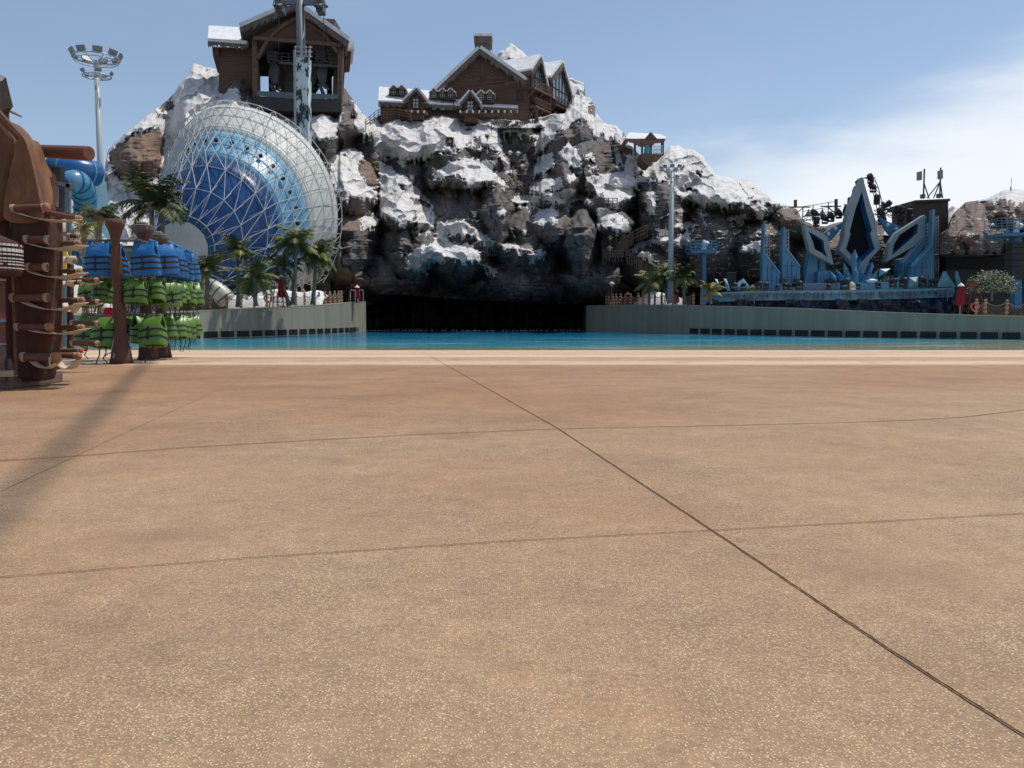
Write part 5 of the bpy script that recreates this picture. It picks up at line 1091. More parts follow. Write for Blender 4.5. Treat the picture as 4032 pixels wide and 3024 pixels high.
petal(za([(1130,900),(1250,820),(1420,730),(1385,800),(1330,880),(1225,1000),(1190,960)]),'blue petal left of the central diamond, with two pale dots',[(3290,900),(3262,921)])
petal(zb_([(215,850),(270,880),(480,970),(490,1000),(400,1090),(375,1110),(290,1020)]),'blue petal right of the central diamond, with two pale dots',[(3496,886),(3529,902)])
# pedestals
def ped(px,d,label): icefin(px,d,1.2,label,ICE,'ice_pedestal','ice pedestals under the diamonds')
ped(za([(890,1545),(930,1290),(960,1150),(1060,1200),(1060,1545)]),80,'broad blue pedestal under the left diamond')
ped(za([(1062,1545),(1065,1390),(1200,1375),(1215,1420),(1215,1545)]),79,'low blue block right of the left diamond pedestal')
ped(za([(1070,1390),(1095,1240),(1150,1230),(1170,1380)]),80.5,'slim blue strut under the left diamond')
ped(zb_([(455,1400),(560,1370),(520,1500),(495,1660),(480,1660)]),80,'blue pedestal wedge under the right diamond')
ped(za([(1250,1545),(1300,1450),(1420,1435),(1850,1430),(1860,1545)]),79.3,'wide blue base block under the central crystal burst')
# crystals
def crystal(px,d,label,m=ICE):
    """double faceted spike"""
    pts=[P(u,v,d) for u,v in px]; c=sum(pts,Vector())/len(pts)+Vector((0,-.45,0)); k=len(pts); b=MB(); bk=c+Y*1.0
    b.add(pts+[c,bk],[(i,(i+1)%k,k) for i in range(k)]+[((i+1)%k,i,k+1) for i in range(k)]); solo(b,'ice_crystal',m,label,'stage set','ice crystals on the stage')
for px,l in(([(1490,1200),(1545,1095),(1590,1200),(1560,1320),(1500,1320)],'upright ice crystal in front of the central screen'),([(1400,1270),(1480,1400),(1530,1540),(1430,1540),(1395,1400)],'ice spike at the left of the central burst'),([(1290,1350),(1420,1460),(1440,1540),(1350,1540)],'thin ice spike pointing left in the central burst'),([(1210,1370),(1300,1450),(1310,1540),(1240,1540)],'outermost left ice spike of the central burst'),
  ([(1630,1200),(1575,1300),(1500,1540),(1560,1540),(1610,1350)],'thin right-leaning ice spike crossing the central burst'),([(1500,1310),(1560,1300),(1600,1400),(1590,1540),(1520,1540)],'thick middle ice crystal at the foot of the central diamond'),([(1770,1260),(1795,1320),(1760,1440),(1700,1540),(1640,1540),(1710,1400)],'tall ice crystal at the right of the central burst'),([(1865,1345),(1840,1410),(1780,1500),(1740,1540),(1720,1530),(1790,1430)],'outermost right ice spike of the central burst'),([(1740,1240),(1600,1400),(1545,1540),(1620,1540),(1690,1400)],'long ice blade leaning right in the central burst')):
    crystal(za(px),78.3+random.uniform(-.4,.4),l)
crystal(zb_([(215,1525),(355,1515),(300,1580),(200,1620)]),78,'flat ice shard right of the central burst',ICEL)
crystal(za([(1870,1355),(1990,1350),(1970,1420),(1860,1440)]),79,'small ice slab behind the central burst',ICEL)
zc=lambda L:[(2700+x/3.16,1000+y/3.16) for x,y in L]
for px,l in(([(360,310),(395,315),(445,450),(410,455)],'leftmost small leaning ice plank on the stage'),([(470,305),(508,310),(560,455),(510,460)],'second small leaning ice plank on the stage'),([(580,400),(720,300),(790,400),(740,455),(620,455)],'tilted square ice slab near the left stage end'),([(310,400),(345,410),(375,470),(320,475)],'dull small ice plank at the far left stage edge')):
    crystal(zc(px),76,l,ICEL)
zd=lambda L:[(3300+x/3.022,1000+y/3.022) for x,y in L]
for px,l in(([(1170,395),(1250,205),(1290,210),(1340,290),(1400,395)],'pointed ice peak at the right stage end'),([(1395,205),(1425,205),(1475,380),(1420,390),(1390,280)],'leaning ice plank at the right stage end'),([(1290,395),(1330,345),(1345,395)],'tiny ice cone at the right stage end'),([(840,400),(845,280),(950,270),(955,400)],'clear ice block with a figure-like carving in front of the right fins')):
    crystal(zd(px),75.4,l,ICEL)
random.seed(5); ordn='first second third fourth fifth sixth seventh eighth ninth tenth eleventh twelfth thirteenth fourteenth'.split()
for k_ in range(14):
    u=3245+k_*23+random.uniform(-6,6); h_=random.uniform(18,48); w_=random.uniform(5,9); ln=(u-3400)*.16+random.uniform(-8,8); vb__=1120
    crystal([(u-w_,vb__),(u-w_*.8+ln*.5,vb__-h_*.6),(u+ln,vb__-h_),(u+w_*.8+ln*.5,vb__-h_*.55),(u+w_,vb__)],78.8+random.uniform(-.3,.3),ordn[k_]+' small ice crystal from the left along the foot of the central burst',ICE if k_%3 else ICEL)
random.seed(11)
# stage lights on the deck
def headlight(u,v,d,s,label,m=MBLACK,yaw=0):
    b=P(u,v,d); t=thing('stage_light',b,label,'stage light','moving head lights on the stage edge'); k=MB().box(b+Z*.1*s,(.50*s,.36*s,.2*s)); k.box(b+Vector((-.24*s,0,.38*s)),(.07*s,.14*s,.45*s)); k.box(b+Vector((.24*s,0,.38*s)),(.07*s,.14*s,.45*s)); k.build('yoke',m,t)
    h=MB(); a=Vector((math.sin(yaw)*.32*s,-.25*s,.10*s)); c=b+Z*.52*s; h.tube([c-a,c-a*.3,c+a*.6,c+a],[.13*s,.2*s,.2*s,.17*s],10).build('head',m,t,smooth=True)
sl_=[(2892,1142,'third object from the left',1.0),(2927,1142,'',1.0),(2985,1142,'',1.1),(3016,1141,'',1.0),(3060,1143,'',.8),(3093,1142,'',.9),(3113,1142,'',.8),(3148,1142,'',1.2),(3262,1142,'',.8),(3325,1141,'',1.5),(3356,1141,'',1.0),(3377,1140,'',.9),(3457,1137,'',.9),(3516,1132,'',1.2),(3556,1132,'',1.3),(3632,1130,'',1.4),(3676,1130,'',1.2)]
pos=['under the tilted square slab, left one','under the tilted square slab, right one','left of the leftmost fin foot','at the foot of the leftmost fin','flat bright lamp right of the leftmost fin','before the gap between the two left fins','small one before the second fin','round one right of the second fin','small one before the left diamond pedestal','large one left of the white domed lamp','white domed one below the central burst','small one right of the white domed lamp','flat one below the long ice blade','upright one left of the right fins','in front of the right diamond pedestal','black T shaped one before the broad right fin','tilted one beside the pointed ice peak']
for (u,v,_,s),l in zip(sl_,pos): headlight(u,v,74.6,s,'stage light '+l,MWHITE if 'white' in l and 'domed one' in l else MBLACK,random.uniform(-1,1))
for u,l in((3086,'left monitor speaker on the ledge between the left fins'),(3142,'right monitor speaker on the ledge between the left fins')):
    m=MB(); p=P(u,1112,77); m.prism([p+Vector((-.28,0,0)),p+Vector((.28,0,0)),p+Vector((.28,.1,.38)),p+Vector((-.28,.1,.38))],(0,.5,0)); solo(m,'monitor_speaker',MBLACK,l,'speaker','monitor speakers')
for u,l in((3270,'dark covered drum stand below the left diamond tip'),(3430,'white draped table right of the central burst')):
    t=thing('covered_stand',P(u,1118,78),l,'stage prop'); m=MB(); p=P(u,1118,78); m.ball(p+Z*.32,.55,10,(1.3,.8,.4)); m.build('cover',MBLACK if u==3270 else MWHITE,t,smooth=True); k=MB(); 
    for dx in(-.4,.4): k.bar(p+X*dx,p+Vector((dx,0,.35)),.04,4)
    k.build('legs',MSTEELD,t)
# hanging speaker arrays and blue service towers
def array(u0,u1,v0,v1,d,n,label):
    t=thing('line_array_speaker',P((u0+u1)/2,v1,d),label,'speaker','line array speakers'); h=(v1-v0)/n
    for i in range(n):
        m=MB(); k=.0; m.prism([P(u0,v0+h*i+1,d),P(u1,v0+h*i+1,d),P(u1-1,v0+h*(i+1)-1,d),P(u0+1,v0+h*(i+1)-1,d)],(0,.8,0)); m.build('cabinet',MBLACK,t)
    MB().bar(P((u0+u1)/2,v0-18,d+.4),P((u0+u1)/2,v0,d+.4),.05).build('hanger',MSTEELD,t)
array(2733,2767,1015,1130,74,6,'black hanging speaker column on the left blue service tower')
array(3984,4036,950,1100,65,6,'black hanging speaker column on the right blue service tower')
icefin([(2862,1072),(2900,1072),(2898,1135),(2862,1135)],80,1.0,'black speaker stack behind the left stage end',MBLACK,'speaker_stack',None,'speaker')
MBT=mat('service_tower_blue',(0.025,0.12,0.25),(0.035,0.16,0.30),scale=.5,rough=.45)
def stower(up,v0,vb,d,pl,label,wp=9):
    t=thing('service_tower',P(up,vb,d),label,'tower','blue service towers beside the stage'); MB().prism([P(up-wp,v0,d),P(up+wp,v0,d),P(up+wp,vb,d),P(up-wp,vb,d)],(0,.6,0)).build('column',MBT,t)
    (a,b,vt,vm)=pl; f=MB(); f.prism([P(a,vm,d-1),P(b,vm-3,d-1),P(b,vm+9,d-1),P(a+6,vm+12,d-1)],(0,2.6,0)); f.build('platform',MBT,t)
    r=MB()
    for k in(0,.33,.66):
        v=vt+(vm-vt)*k; r.tube([P(a,v+2,d-1),P(b,v,d-1),P(b,v,d-1)+Y*2.6,P(a,v+2,d-1)+Y*2.6],.035,5,closed=True)
    for i in range(6):
        u=a+(b-a)*i/5; r.bar(P(u,vt+1,d-1),P(u,vm,d-1),.03,4); r.bar(P(u,vt+1,d-1)+Y*2.6,P(u,vm,d-1)+Y*2.6,.03,4)
    r.build('railing',mat('railing_blue',(0.10,0.24,0.34)),t)
    m=MB(); c=P((a+b)/2,vm-2,d); m.lathe(c,[(.25,0),(.2,.25),(.05,.3)],8); m.tube([c+Z*.3,c+Vector((.15,-.3,.75))],[.2,.34],12); m.build('follow_spot',MWHITE,t,smooth=True)
stower(2772,980,1200,75,(2720,2822,947,985),'blue service tower with railed platform at the left stage end')
stower(4010,925,1215,66,(3944,4060,856,918),'blue service tower with railed platform at the right edge of the photo',14)
P=_P0
# lighting trusses and heads behind the stage
def truss(pts,r,label,d=91):
    q=[P(u,v,d) for u,v in pts]; t=thing('lighting_truss',q[0],label,'truss','lighting trusses behind the stage'); m=MB(); L0=[]
    for off in((0,-r,-r*.6),(0,r,-r*.6),(0,0,r)): m.tube([p+Vector(off) if abs(q[-1].x-q[0].x)>abs(q[-1].z-q[0].z) else p+Vector((off[2],off[1],0)) for p in q],.045,4)
    for a,b in zip(q,q[1:]):
        n=max(2,int((b-a).length/.5))
        for i in range(n):
            p=a.lerp(b,i/n);s=a.lerp(b,(i+1)/n)
            if abs(q[-1].x-q[0].x)>abs(q[-1].z-q[0].z): m.bar(p-Z*r*.6,s+Z*r,.03,4); m.bar(p+Z*r,s-Z*r*.6,.03,4)
            else: m.bar(p-X*r*.6,s+X*r,.03,4); m.bar(p+X*r,s-X*r*.6,.03,4)
    m.build('truss',MSTEELD,t)
truss([(3398,704),(3430,697),(3446,740),(3462,800),(3480,880)],.35,'steep arched lighting truss right of the central diamond tip')
truss([(3478,832),(3520,852),(3560,876),(3590,890)],.3,'lighting truss descending right from the arch foot')
truss([(3160,862),(3230,858),(3290,848)],.25,'thin horizontal lighting truss left of the central diamond')
truss([(3300,850),(3350,835)],.25,'short lighting truss joining the left of the central diamond')
truss([(3440,838),(3485,838)],.3,'short blue-grey truss at the foot of the arch')
HS=[(3381,722,'topmost on the left of the diamond tip'),(3367,757,'second down on the left of the diamond tip'),(3330,833,'tilted up at the left shoulder of the central diamond'),(3303,845,'at the left lower shoulder of the central diamond'),(3209,845,'standing tall above the left truss'),(3214,878,'hanging under the left truss'),(3248,866,'second under the left truss'),(3273,858,'third under the left truss'),(3428,708,'topmost on the arched truss'),(3437,742,'second down the arched truss'),(3452,790,'third down the arched truss'),(3348,801,'on the post beside the central diamond'),(3493,812,'on the timber post right of the arch'),(3532,833,'left of the pair above the right truss'),(3549,838,'right of the pair above the right truss'),(3580,845,'upright one left of the chimney block'),(3545,868,'under the right truss'),(3583,870,'at the right truss end'),(3466,842,'clustered at the arch foot'),(3470,870,'below the arch foot')]
for i,(u,v,l) in enumerate(HS):
    b=P(u,v+14,90.4); t=thing('moving_head_light',b,'black moving head light '+l,'stage light','moving head lights on the trusses'); MB().box(b+Z*.05,(.5,.4,.2)).build('base',MBLACK,t)
    a=random.uniform(-1.2,1.2); c=b+Z*.55; h=MB(); dv=Vector((math.sin(a)*.45,-.15,math.cos(a)*.45)); h.tube([c-dv*.8,c-dv*.2,c+dv*.5,c+dv],[.18,.3,.33,.28],10); h.bar(b+X*-.3,c+X*-.3,.06,4); h.bar(b+X*.3,c+X*.3,.06,4); h.build('head',MBLACK,t)
def tpost(u,v0,v1,side,label,two=False,d=94):
    b=P(u,v1,d); a=P(u,v0,d); t=thing('timber_lamp_post',b,label,'lamp post','timber lamp posts on the ridge behind the stage'); MB().bar(b,a,.20,4).build('post',MWOODL,t)
    m=MB(); y=a-Z*.8
    m.bar(y-X*side*.6,y+X*side*1.7,.09,4); m.bar(y-Z*.8,y+X*side*1.0,.07,4); m.build('bracket',MWOODL,t)
    if side and not two: c=y+X*side*1.5-Z*.2; MB().lathe(c-Z*.8,[(.45,0),(.40,.1),(.12,.5),(.03,.8)],8).build('lamp_shade',MWOODL,t)
tpost(3132,787,818,1,'timber lamp post with a bell lamp on its right, left of the trusses'); tpost(3292,784,850,-1,'tall timber lamp post with a bell lamp on its left'); tpost(3345,778,840,1,'timber post close beside the central diamond, without lamp',True); tpost(3476,795,850,1,'timber post behind the foot of the arched truss',True)
fence([P(3160,868,95),P(3200,862,95),P(3260,852,95),P(3292,848,95)],1.6,'thin railing on the ridge left of the central diamond',m=MSTEELD)
# chimney block with antennas
cb=thing('chimney_block',P(3660,900,93),'dark brown brick block with flat cap and antennas, right of the stage trusses','building')
mbk=mat('dark_brick',(0.075,0.058,0.05),(0.045,0.036,0.033),scale=1.2,bump=0.04)
MB().prism([P(3593,800,93),P(3602,792,93),P(3734,792,93),P(3734,1080,93),P(3590,1080,93)],(0,5,0)).build('wall',mbk,cb); MB().prism([P(3604,788,92.5),P(3742,782,92.5),P(3742,791,92.5),P(3604,795,92.5)],(0,6,0)).prism([P(3589,802,92.5),P(3603,799,92.5),P(3603,810,92.5),P(3589,812,92.5)],(0,6,0)).build('cap',mbk,cb)
def antenna(u,v0,v1,side,label,legs):
    d=94; b=P(u,v1,d); t=thing('antenna_mast',b,label,'antenna','antenna masts on the chimney block'); m=MB(); m.bar(b,P(u+4,v0,d),.09,6)
    for x in legs: m.bar(P(x,v1,d),P(u+2,v0+55,d),.07,4)
    m.build('mast',MSTEELD,t); MB().prism([P(u-side*14-8,v0+12,d-.2),P(u-side*14+9,v0+8,d-.2),P(u-side*14+9,v0+43,d-.2),P(u-side*14-8,v0+45,d-.2)],(0,.3,0)).build('panel_antenna',mat('antenna_grey',(0.25,0.27,0.29)),t); MB().prism([P(u-5,v1-18,d-.3),P(u+8,v1-18,d-.3),P(u+8,v1-2,d-.3),P(u-5,v1-2,d-.3)],(0,.5,0)).build('radio_box',MSTEELD,t)
antenna(3636,665,782,1,'left antenna mast with one flat panel on the chimney block',(3658,)); antenna(3700,660,780,-.3,'right antenna mast with a larger flat panel on the chimney block',(3650,3676,3712))
wp=thing('whip_antenna',P(3980,750,84),'thin whip antenna on top of the far right rock','antenna'); MB().bar(P(3980,752,84),P(3983,700,84),.03,5).build('rod',MSTEEL,wp); MB().bar(P(3980,752,84),P(3980,735,84),.07,6).build('foot',MSTEEL,wp)
# building void under right rock
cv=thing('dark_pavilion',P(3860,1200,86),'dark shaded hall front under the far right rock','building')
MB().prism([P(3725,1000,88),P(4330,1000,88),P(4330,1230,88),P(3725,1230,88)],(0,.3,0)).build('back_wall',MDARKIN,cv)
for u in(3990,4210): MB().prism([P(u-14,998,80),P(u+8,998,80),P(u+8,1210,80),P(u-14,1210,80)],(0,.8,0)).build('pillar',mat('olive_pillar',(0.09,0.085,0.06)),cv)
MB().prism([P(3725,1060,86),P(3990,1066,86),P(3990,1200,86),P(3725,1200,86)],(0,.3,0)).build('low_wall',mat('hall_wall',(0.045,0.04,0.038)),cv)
# ---------------------------------------------------------------- life jacket rack
MPOLE=mat('carved_brown_post',(0.13,0.058,0.036),(0.075,0.036,0.026),scale=3,rough=0.8,bump=0.012,bscale=14,stretch=(1,1,0.35))
PX=[(475,13.5,870),(582,14.7,912),(640,16.0,944)]
rack=thing('life_jacket_rack',Gp(475,1428),'carved brown timber rack with three flared posts carrying rows of life jackets','rack')
rack.location.z=0
for u,d_,vt in PX:
    b=P(u,1400,d_); b.z=GZ(d_); top=2.33; m=MB()
    n=26; pts=[];rad=[]
    for i in range(n+1):
        z=i/n*top; r=.080+.085*math.exp(-z/.30)+.012*math.sin(z*9)+.006*math.sin(z*31+d_)
        if z<1.2: r+=.014*(1.2-z)
        if z>top-.13: r=.152 if z<top-.03 else .145
        elif z>top-.2: r=.09+.055*(z-top+.2)/.07
        pts.append(b+Vector((.012*math.sin(z*2.3+d_),.01*math.sin(z*1.7),z))); rad.append(r)
    m.tube(pts,rad,18); m.build('post',MPOLE,rack,smooth=True)
    if u!=475: 
        q=MB(); q.lathe(b+Z*(top-.13),[(.13,0),(.19,.08),(.195,.15),(.12,.17)],14); q.ball(b+Z*(top+.05),.1,8,(1,1,.5)); q.build('post_cap',mat('weathered_cap',(0.10,0.085,0.07),(0.16,0.14,0.12),scale=6,bump=.02),rack)
def railx(side,d_): return (-6.06 if side>0 else -6.92)-.11*(d_-13.6)
for z in(1.99,1.40,.79):
    for s_ in(1,-1):
        m=MB(); a=Vector((railx(s_,13.45),13.45,z)); b=Vector((railx(s_,16.9),16.9,z)); m.bar(a,b,.018,6)
        for i in range(22): m.box(a.lerp(b,i/21)+Z*.022,(.03,.035,.02))
        m.build('hanging_rail',MSTEELD,rack)
    for d_ in(13.5,14.7,16.0): MB().bar((railx(-1,d_)-.06,d_,z),(railx(1,d_)+.06,d_,z),.022,6).build('cross_arm',MSTEELD,rack)
# ---- vests
MVB=mat('blue_foam',(0.008,0.115,0.33),(0.012,0.14,0.38),scale=2,rough=0.38,spec=0.4); MVG=mat('green_foam',(0.075,0.17,0.024),(0.10,0.21,0.03),scale=2,rough=0.38,spec=0.4); MSTR=mat('black_webbing',(0.012,0.014,0.018),(0.02,0.022,0.026),scale=6); MMARK=mat('faded_white_print',(0.35,0.50,0.72))
def vest(w_,h,dp,m,label,group,marks):
    t=thing('life_jacket',(0,0,0),label,'life jacket',group)
    def S_(th,z):          # z 0 bottom .. h top, origin at the top centre
        k=z/h; wx=w_/2*(1.0-.04*k if k<.55 else 1-.04*.55-.20*((k-.55)/.45)**1.3); wy=dp/2*(1 if k<.5 else max(.22,1-.9*((k-.5)/.5)**1.8))
        wx*=1+.03*math.sin(k*9); c,s=math.cos(th),math.sin(th); e=.75
        return Vector((wx*math.copysign(abs(c)**e,c),wy*math.copysign(abs(s)**e,s),z-h))
    nt_,nz=40,20; me=bpy.data.meshes.new('shell'); vs=[tuple(S_(2*math.pi*i/nt_,h*j/nz)) for j in range(nz+1) for i in range(nt_)]; fs=[]
    for j in range(nz):
        for i in range(nt_):
            th=2*math.pi*(i+.5)/nt_; k=(j+.5)/nz; x=abs(math.cos(th)); 
            arm=(k>.55) and (((k-.80)/.24)**2+((x-1.08)/.27)**2<1)
            neck=k>.90 and x<.36 
            if arm or neck: continue
            fs.append((j*nt_+i,j*nt_+(i+1)%nt_,(j+1)*nt_+(i+1)%nt_,(j+1)*nt_+i))
    me.from_pydata(vs,[],fs); me.update(); me.materials.append(m)
    for p in me.polygons: p.use_smooth=True
    o=bpy.data.objects.new('shell',me); COL.objects.link(o); o.parent=t; so_=o.modifiers.new('solid','SOLIDIFY'); so_.thickness=.03; so_.offset=-1; sb=o.modifiers.new('sub','SUBSURF'); sb.levels=1; sb.render_levels=1
    mb=MB(); a=[]
    for s_ in(1,-1):
        for q in(-1,1): pass
    # shoulder bridges
    for s_ in(-1,1):
        mb.tube([S_(math.acos(s_*.60),h*.95),Vector((s_*w_*.20,0,-.012)),S_(-math.acos(s_*.60),h*.95)],[w_*.05,w_*.065,w_*.05],8)
    mb.build('shoulder_pad',m,t,smooth=True)
    for k in((.52,.36,.20) if h>.5 else (.46,.24)):
        b=MB(); q=[]; n=44; hh=.012*h/.6+.003
        for i in range(n):
            p=S_(2*math.pi*i/n,h*k); r=Vector((p.x,p.y,0)).normalized()*.006; dz=-.012*math.sin(2*math.pi*i/n*2); q+=[p+r+Z*(hh+dz),p+r-Z*(hh-dz)]
        b.add(q,[(2*i,2*((i+1)%n),2*((i+1)%n)+1,2*i+1) for i in range(n)]); b.box(Vector((0,-dp/2-.012,h*k-h)),(.05,.02,.035)); b.build('strap',MSTR,t)
    v=MB(); v.box(Vector((0,-dp/2-.008,h*.36-h)),(.016,.006,h*.42)); v.build('front_zip',MSTR,t)
    for sx in(-.12,.10):
        b=MB(); x=w_*sx; z=-h; L=random.uniform(.12,.42)
        pp=[Vector((x,-dp*.3,z+.05)),Vector((x+.01,-dp*.25,z-L*.5)),Vector((x-.02,-dp*.25,z-L)),Vector((x+random.uniform(-.06,.06),-dp*.2,z-L-.05))]; b.tube(pp,[.008,.008,.008,.006],4); b.build('hanging_strap',MSTR,t)
    if marks:
        b=MB(); 
        for i in range(3): 
            c=S_(-math.pi/2+.0,h*.80)+Vector(((i-1)*.035,-.006,0)); b.add([c+Vector((.012*math.cos(a_*.785),-.001,.012*math.sin(a_*.785))) for a_ in range(8)],[tuple(range(8))])
        x=-.075
        for i in range(9):
            c=S_(-math.pi/2,h*.735)+Vector((x,-.007,0)); b.add([c,c+X*.010,c+Vector((.010,0,.016)),c+Vector((0,0,.016))],[(0,1,2,3)]); x+=.017
        b.build('printed_mark',MMARK,t)
    return t
vb_=vest(.50,.62,.30,MVB,'x','blue life jackets on the rack',True); vg_=vest(.345,.42,.25,MVG,'x','green life jackets on the rack',False)
def put(src,first,x,d_,z,rz,tilt,label,sc=1):
    o=src if first else copy_tree(src)
    o.location=(x,d_,z+random.uniform(-.02,.01)); o.rotation_euler=(R(tilt+random.uniform(-3,3)),R(random.uniform(-5,5)),R(rz+random.uniform(-6,6))); o.scale=(sc,)*3; o['label']=label; return o
ord_=['front','second','third','fourth','fifth','sixth','seventh']
B1=[(568,13.55,-4),(648,14.05,22),(676,14.5,30),(690,14.95,28),(713,15.45,12),(728,15.95,28),(738,16.5,22)]
for i,(u,d_,rz) in enumerate(B1):
    p=P(u-(8 if i in(1,2,3) else 0),950,d_); put(vb_,i==0,p.x,d_,2.01,rz,0,('front blue life jacket just right of the thick post' if i==0 else ord_[i]+' blue life jacket from the front in the right row'),.93 if i==0 else .9)
for i,(u,d_,rz) in enumerate([(392,13.7,6),(440,14.3,-6),(420,15.1,4)]):
    p=P(u,950,d_); put(vb_,False,p.x,d_,2.01,rz,0,['front blue life jacket left of the thick post','second blue life jacket left of the thick post, overlapped by the front one','hindmost blue life jacket left of the thick post'][i],.98)
G1=[(542,13.6,8,14,1.05),(618,14.0,-6,20,1.05),(658,14.4,48,0,1.15),(690,14.9,40,5,1.0),(706,15.3,30,24,.95),(735,15.8,-5,8,1.05),(757,16.3,25,10,1.05)]
for i,(u,d_,rz,tl,sc) in enumerate(G1):
    p=P(u,1100,d_); put(vg_,i==0,p.x,d_,1.41,rz,-tl,ord_[i]+' green life jacket from the front in the middle right row',sc)
for i,(u,d_,rz,sc) in enumerate([(412,13.8,-25,1.0),(352,14.2,5,1.15),(440,14.6,35,1.0),(515,14.5,10,1.0)]):
    p=P(u,1100,d_); put(vg_,False,p.x,d_,1.41,rz,-6,['middle row green life jacket left of the post, turned sideways','middle row green life jacket at the far left behind the log tips','middle row green life jacket close behind the sideways one','middle row green life jacket in shade behind the thick post'][i],sc)
G2=[(608,13.75,-8,10,1.28),(652,14.6,20,10,1.0),(690,14.9,25,12,1.02),(706,15.4,38,6,1.05),(735,15.6,35,0,1.05),(752,16.1,35,4,.98),(762,16.6,30,6,.95)]
for i,(u,d_,rz,tl,sc) in enumerate(G2):
    p=P(u,1240,d_); put(vg_,False,p.x,d_,.80,rz,-tl,ord_[i]+' green life jacket from the front in the lowest right row',sc)
for i,(u,d_,rz,sc) in enumerate([(425,13.7,0,1.35),(358,14.1,4,1.25),(556,14.6,60,1.2),(515,14.8,10,1.0)]):
    p=P(u,1240,d_); put(vg_,False,p.x,d_,.80,rz,-8,['wide lowest row green life jacket just left of the thick post','lowest row green life jacket farthest left, in shade','lowest row green life jacket turned edge-on right of the post','lowest row green life jacket in shade behind the thick post'][i],sc)
# leaning staff with forked foot
a=Gp(440,1402); st=thing('forked_staff',a,'thin grey staff with a forked foot leaning on the thick post','staff'); 
MB().tube([P(438,1390,13.4),P(463,1262,13.5)],.010,6).tube([P(414,1403,13.2),P(424,1393,13.3),P(440,1386,13.4),P(450,1396,13.35),P(447,1408,13.2)],.010,6).build('staff',mat('pale_staff',(0.40,0.38,0.35)),st)
# ---------------------------------------------------------------- log rack with canvas slings
MCOLM=mat('dark_red_brown_trunk',(0.085,0.032,0.020),(0.035,0.016,0.012),scale=4,rough=0.95,bump=0.03,bscale=14,stretch=(1,1,.3)); MSAND=mat('ochre_fake_wood',(0.24,0.12,0.06),(0.11,0.052,0.032),scale=5,rough=0.9,bump=.02,stretch=(1,1,.3),detail=8); MLOG=mat('reddish_log',(0.16,0.066,0.040),(0.08,0.035,0.025),scale=9,rough=0.75,bump=.006,stretch=(.4,1,1)); MLASH=mat('pale_lashing',(0.50,0.40,0.30),(0.38,0.29,0.21),scale=20,bump=.003); MCANV=mat('cream_canvas',(0.52,0.45,0.34),(0.44,0.37,0.28),scale=3,rough=.9); MEND=mat('log_end_grain',(0.34,0.15,0.08),(0.26,0.11,0.06),scale=12)
D0=9.0
lr=thing('log_rack',Gp(110,1530),'tall brown trunk-like rack with lashed log pegs and canvas slings at the left edge','rack')
def chaikin(p,k=2):
    for _ in range(k):
        q=[]
        for i in range(len(p)):
            a=p[i];b=p[(i+1)%len(p)]; q+=[(a[0]*.75+b[0]*.25,a[1]*.75+b[1]*.25),(a[0]*.25+b[0]*.75,a[1]*.25+b[1]*.75)]
        p=q
    return p
def trunk(px,d,th,m,name,lean=0,bev=.05):
    if name=='fin': px=chaikin(px)
    b=MB(); pts=[P(u,v,d) for u,v in px]; b.prism(pts,(lean,th,0)); o=b.build(name,m,lr,bevel=bev); 
    for p in o.data.polygons: p.use_smooth=False
    return o
trunk([(62,1500),(48,1180),(45,930),(40,800),(185,800),(190,930),(188,1180),(185,1340),(158,1503)],D0,.34,MCOLM,'trunk')
trunk([(-30,1500),(-60,800),(38,800),(58,1500)],D0+.35,.5,MCOLM,'trunk')
trunk([(10,880),(14,800),(28,720),(50,620),(62,565),(78,530),(95,540),(112,585),(128,650),(148,740),(164,820),(172,880)],D0-.02,.30,MSAND,'fin',0,.07)
trunk([(112,585),(135,620),(165,660),(188,690),(176,705),(190,820),(168,850),(150,740),(130,650)],D0+.25,.2,MSAND,'fin',0,.04)
trunk([(-60,430),(0,470),(38,520),(60,545),(52,600),(30,700),(10,860),(-80,880)],D0+.2,.5,mat('ochre_hull',(0.17,0.075,0.038),(0.10,0.042,0.025),scale=2,bump=.015),'fin',0,.06)
bm=MB(); bm.bar(P(-30,425,D0-.1),P(120,585,D0+.1),.045,8); bm.bar(P(118,600,D0+.3),P(172,690,D0+.3),.045,8); bm.build('roof_beam',mat('dark_beam',(0.08,0.045,0.035),(0.12,0.06,0.04),scale=4),lr)
def log(u0,v0,u1,v1,rpx,d,lash=(.05,.93),m=None,end=True,d1=None):
    a=P(u0,v0,d); b=P(u1,v1,d1 or d); r=rpx*d/F; o=MB().bar(a,b,r,12).build('log',m or MLOG,lr,smooth=False,bevel=.004)
    if lash:
        ax=(b-a).normalized()
        for f in lash:
            q=MB()
            for k in range(3): 
                c=a.lerp(b,f)+ax*(k-1)*.011; n=12; e1=ax.cross(Z).normalized(); e2=ax.cross(e1); q.tube([c+(e1*math.cos(2*math.pi*i/n)+e2*math.sin(2*math.pi*i/n))*(r*1.06)+ax*(.006*math.sin(2*math.pi*i/n+k)) for i in range(n)],.006,4,closed=True)
            q.build('lashing',MLASH,o)
    return a,b
def sling(u0,v0,u1,v1,sag,d,dep=.5):
    dep=dep*.45
    b=MB(); n=12; q=[]
    for i in range(n+1):
        t=i/n; s=math.sin(math.pi*t)**.9
        a=P(u0+(u1-u0)*t,v0+(v1-v0)*t+sag*s,d); c=a+Vector((.0,dep,.015-.03*s)); q+=[a,c]
    b.add(q,[(2*i,2*i+1,2*i+3,2*i+2) for i in range(n)]); o=b.build('canvas_sling',MCANV,lr,smooth=True); so_=o.modifiers.new('solid','SOLIDIFY'); so_.thickness=.006
d=D0-.12
log(330,590,356,608,27,9.7,None) if 0 else None
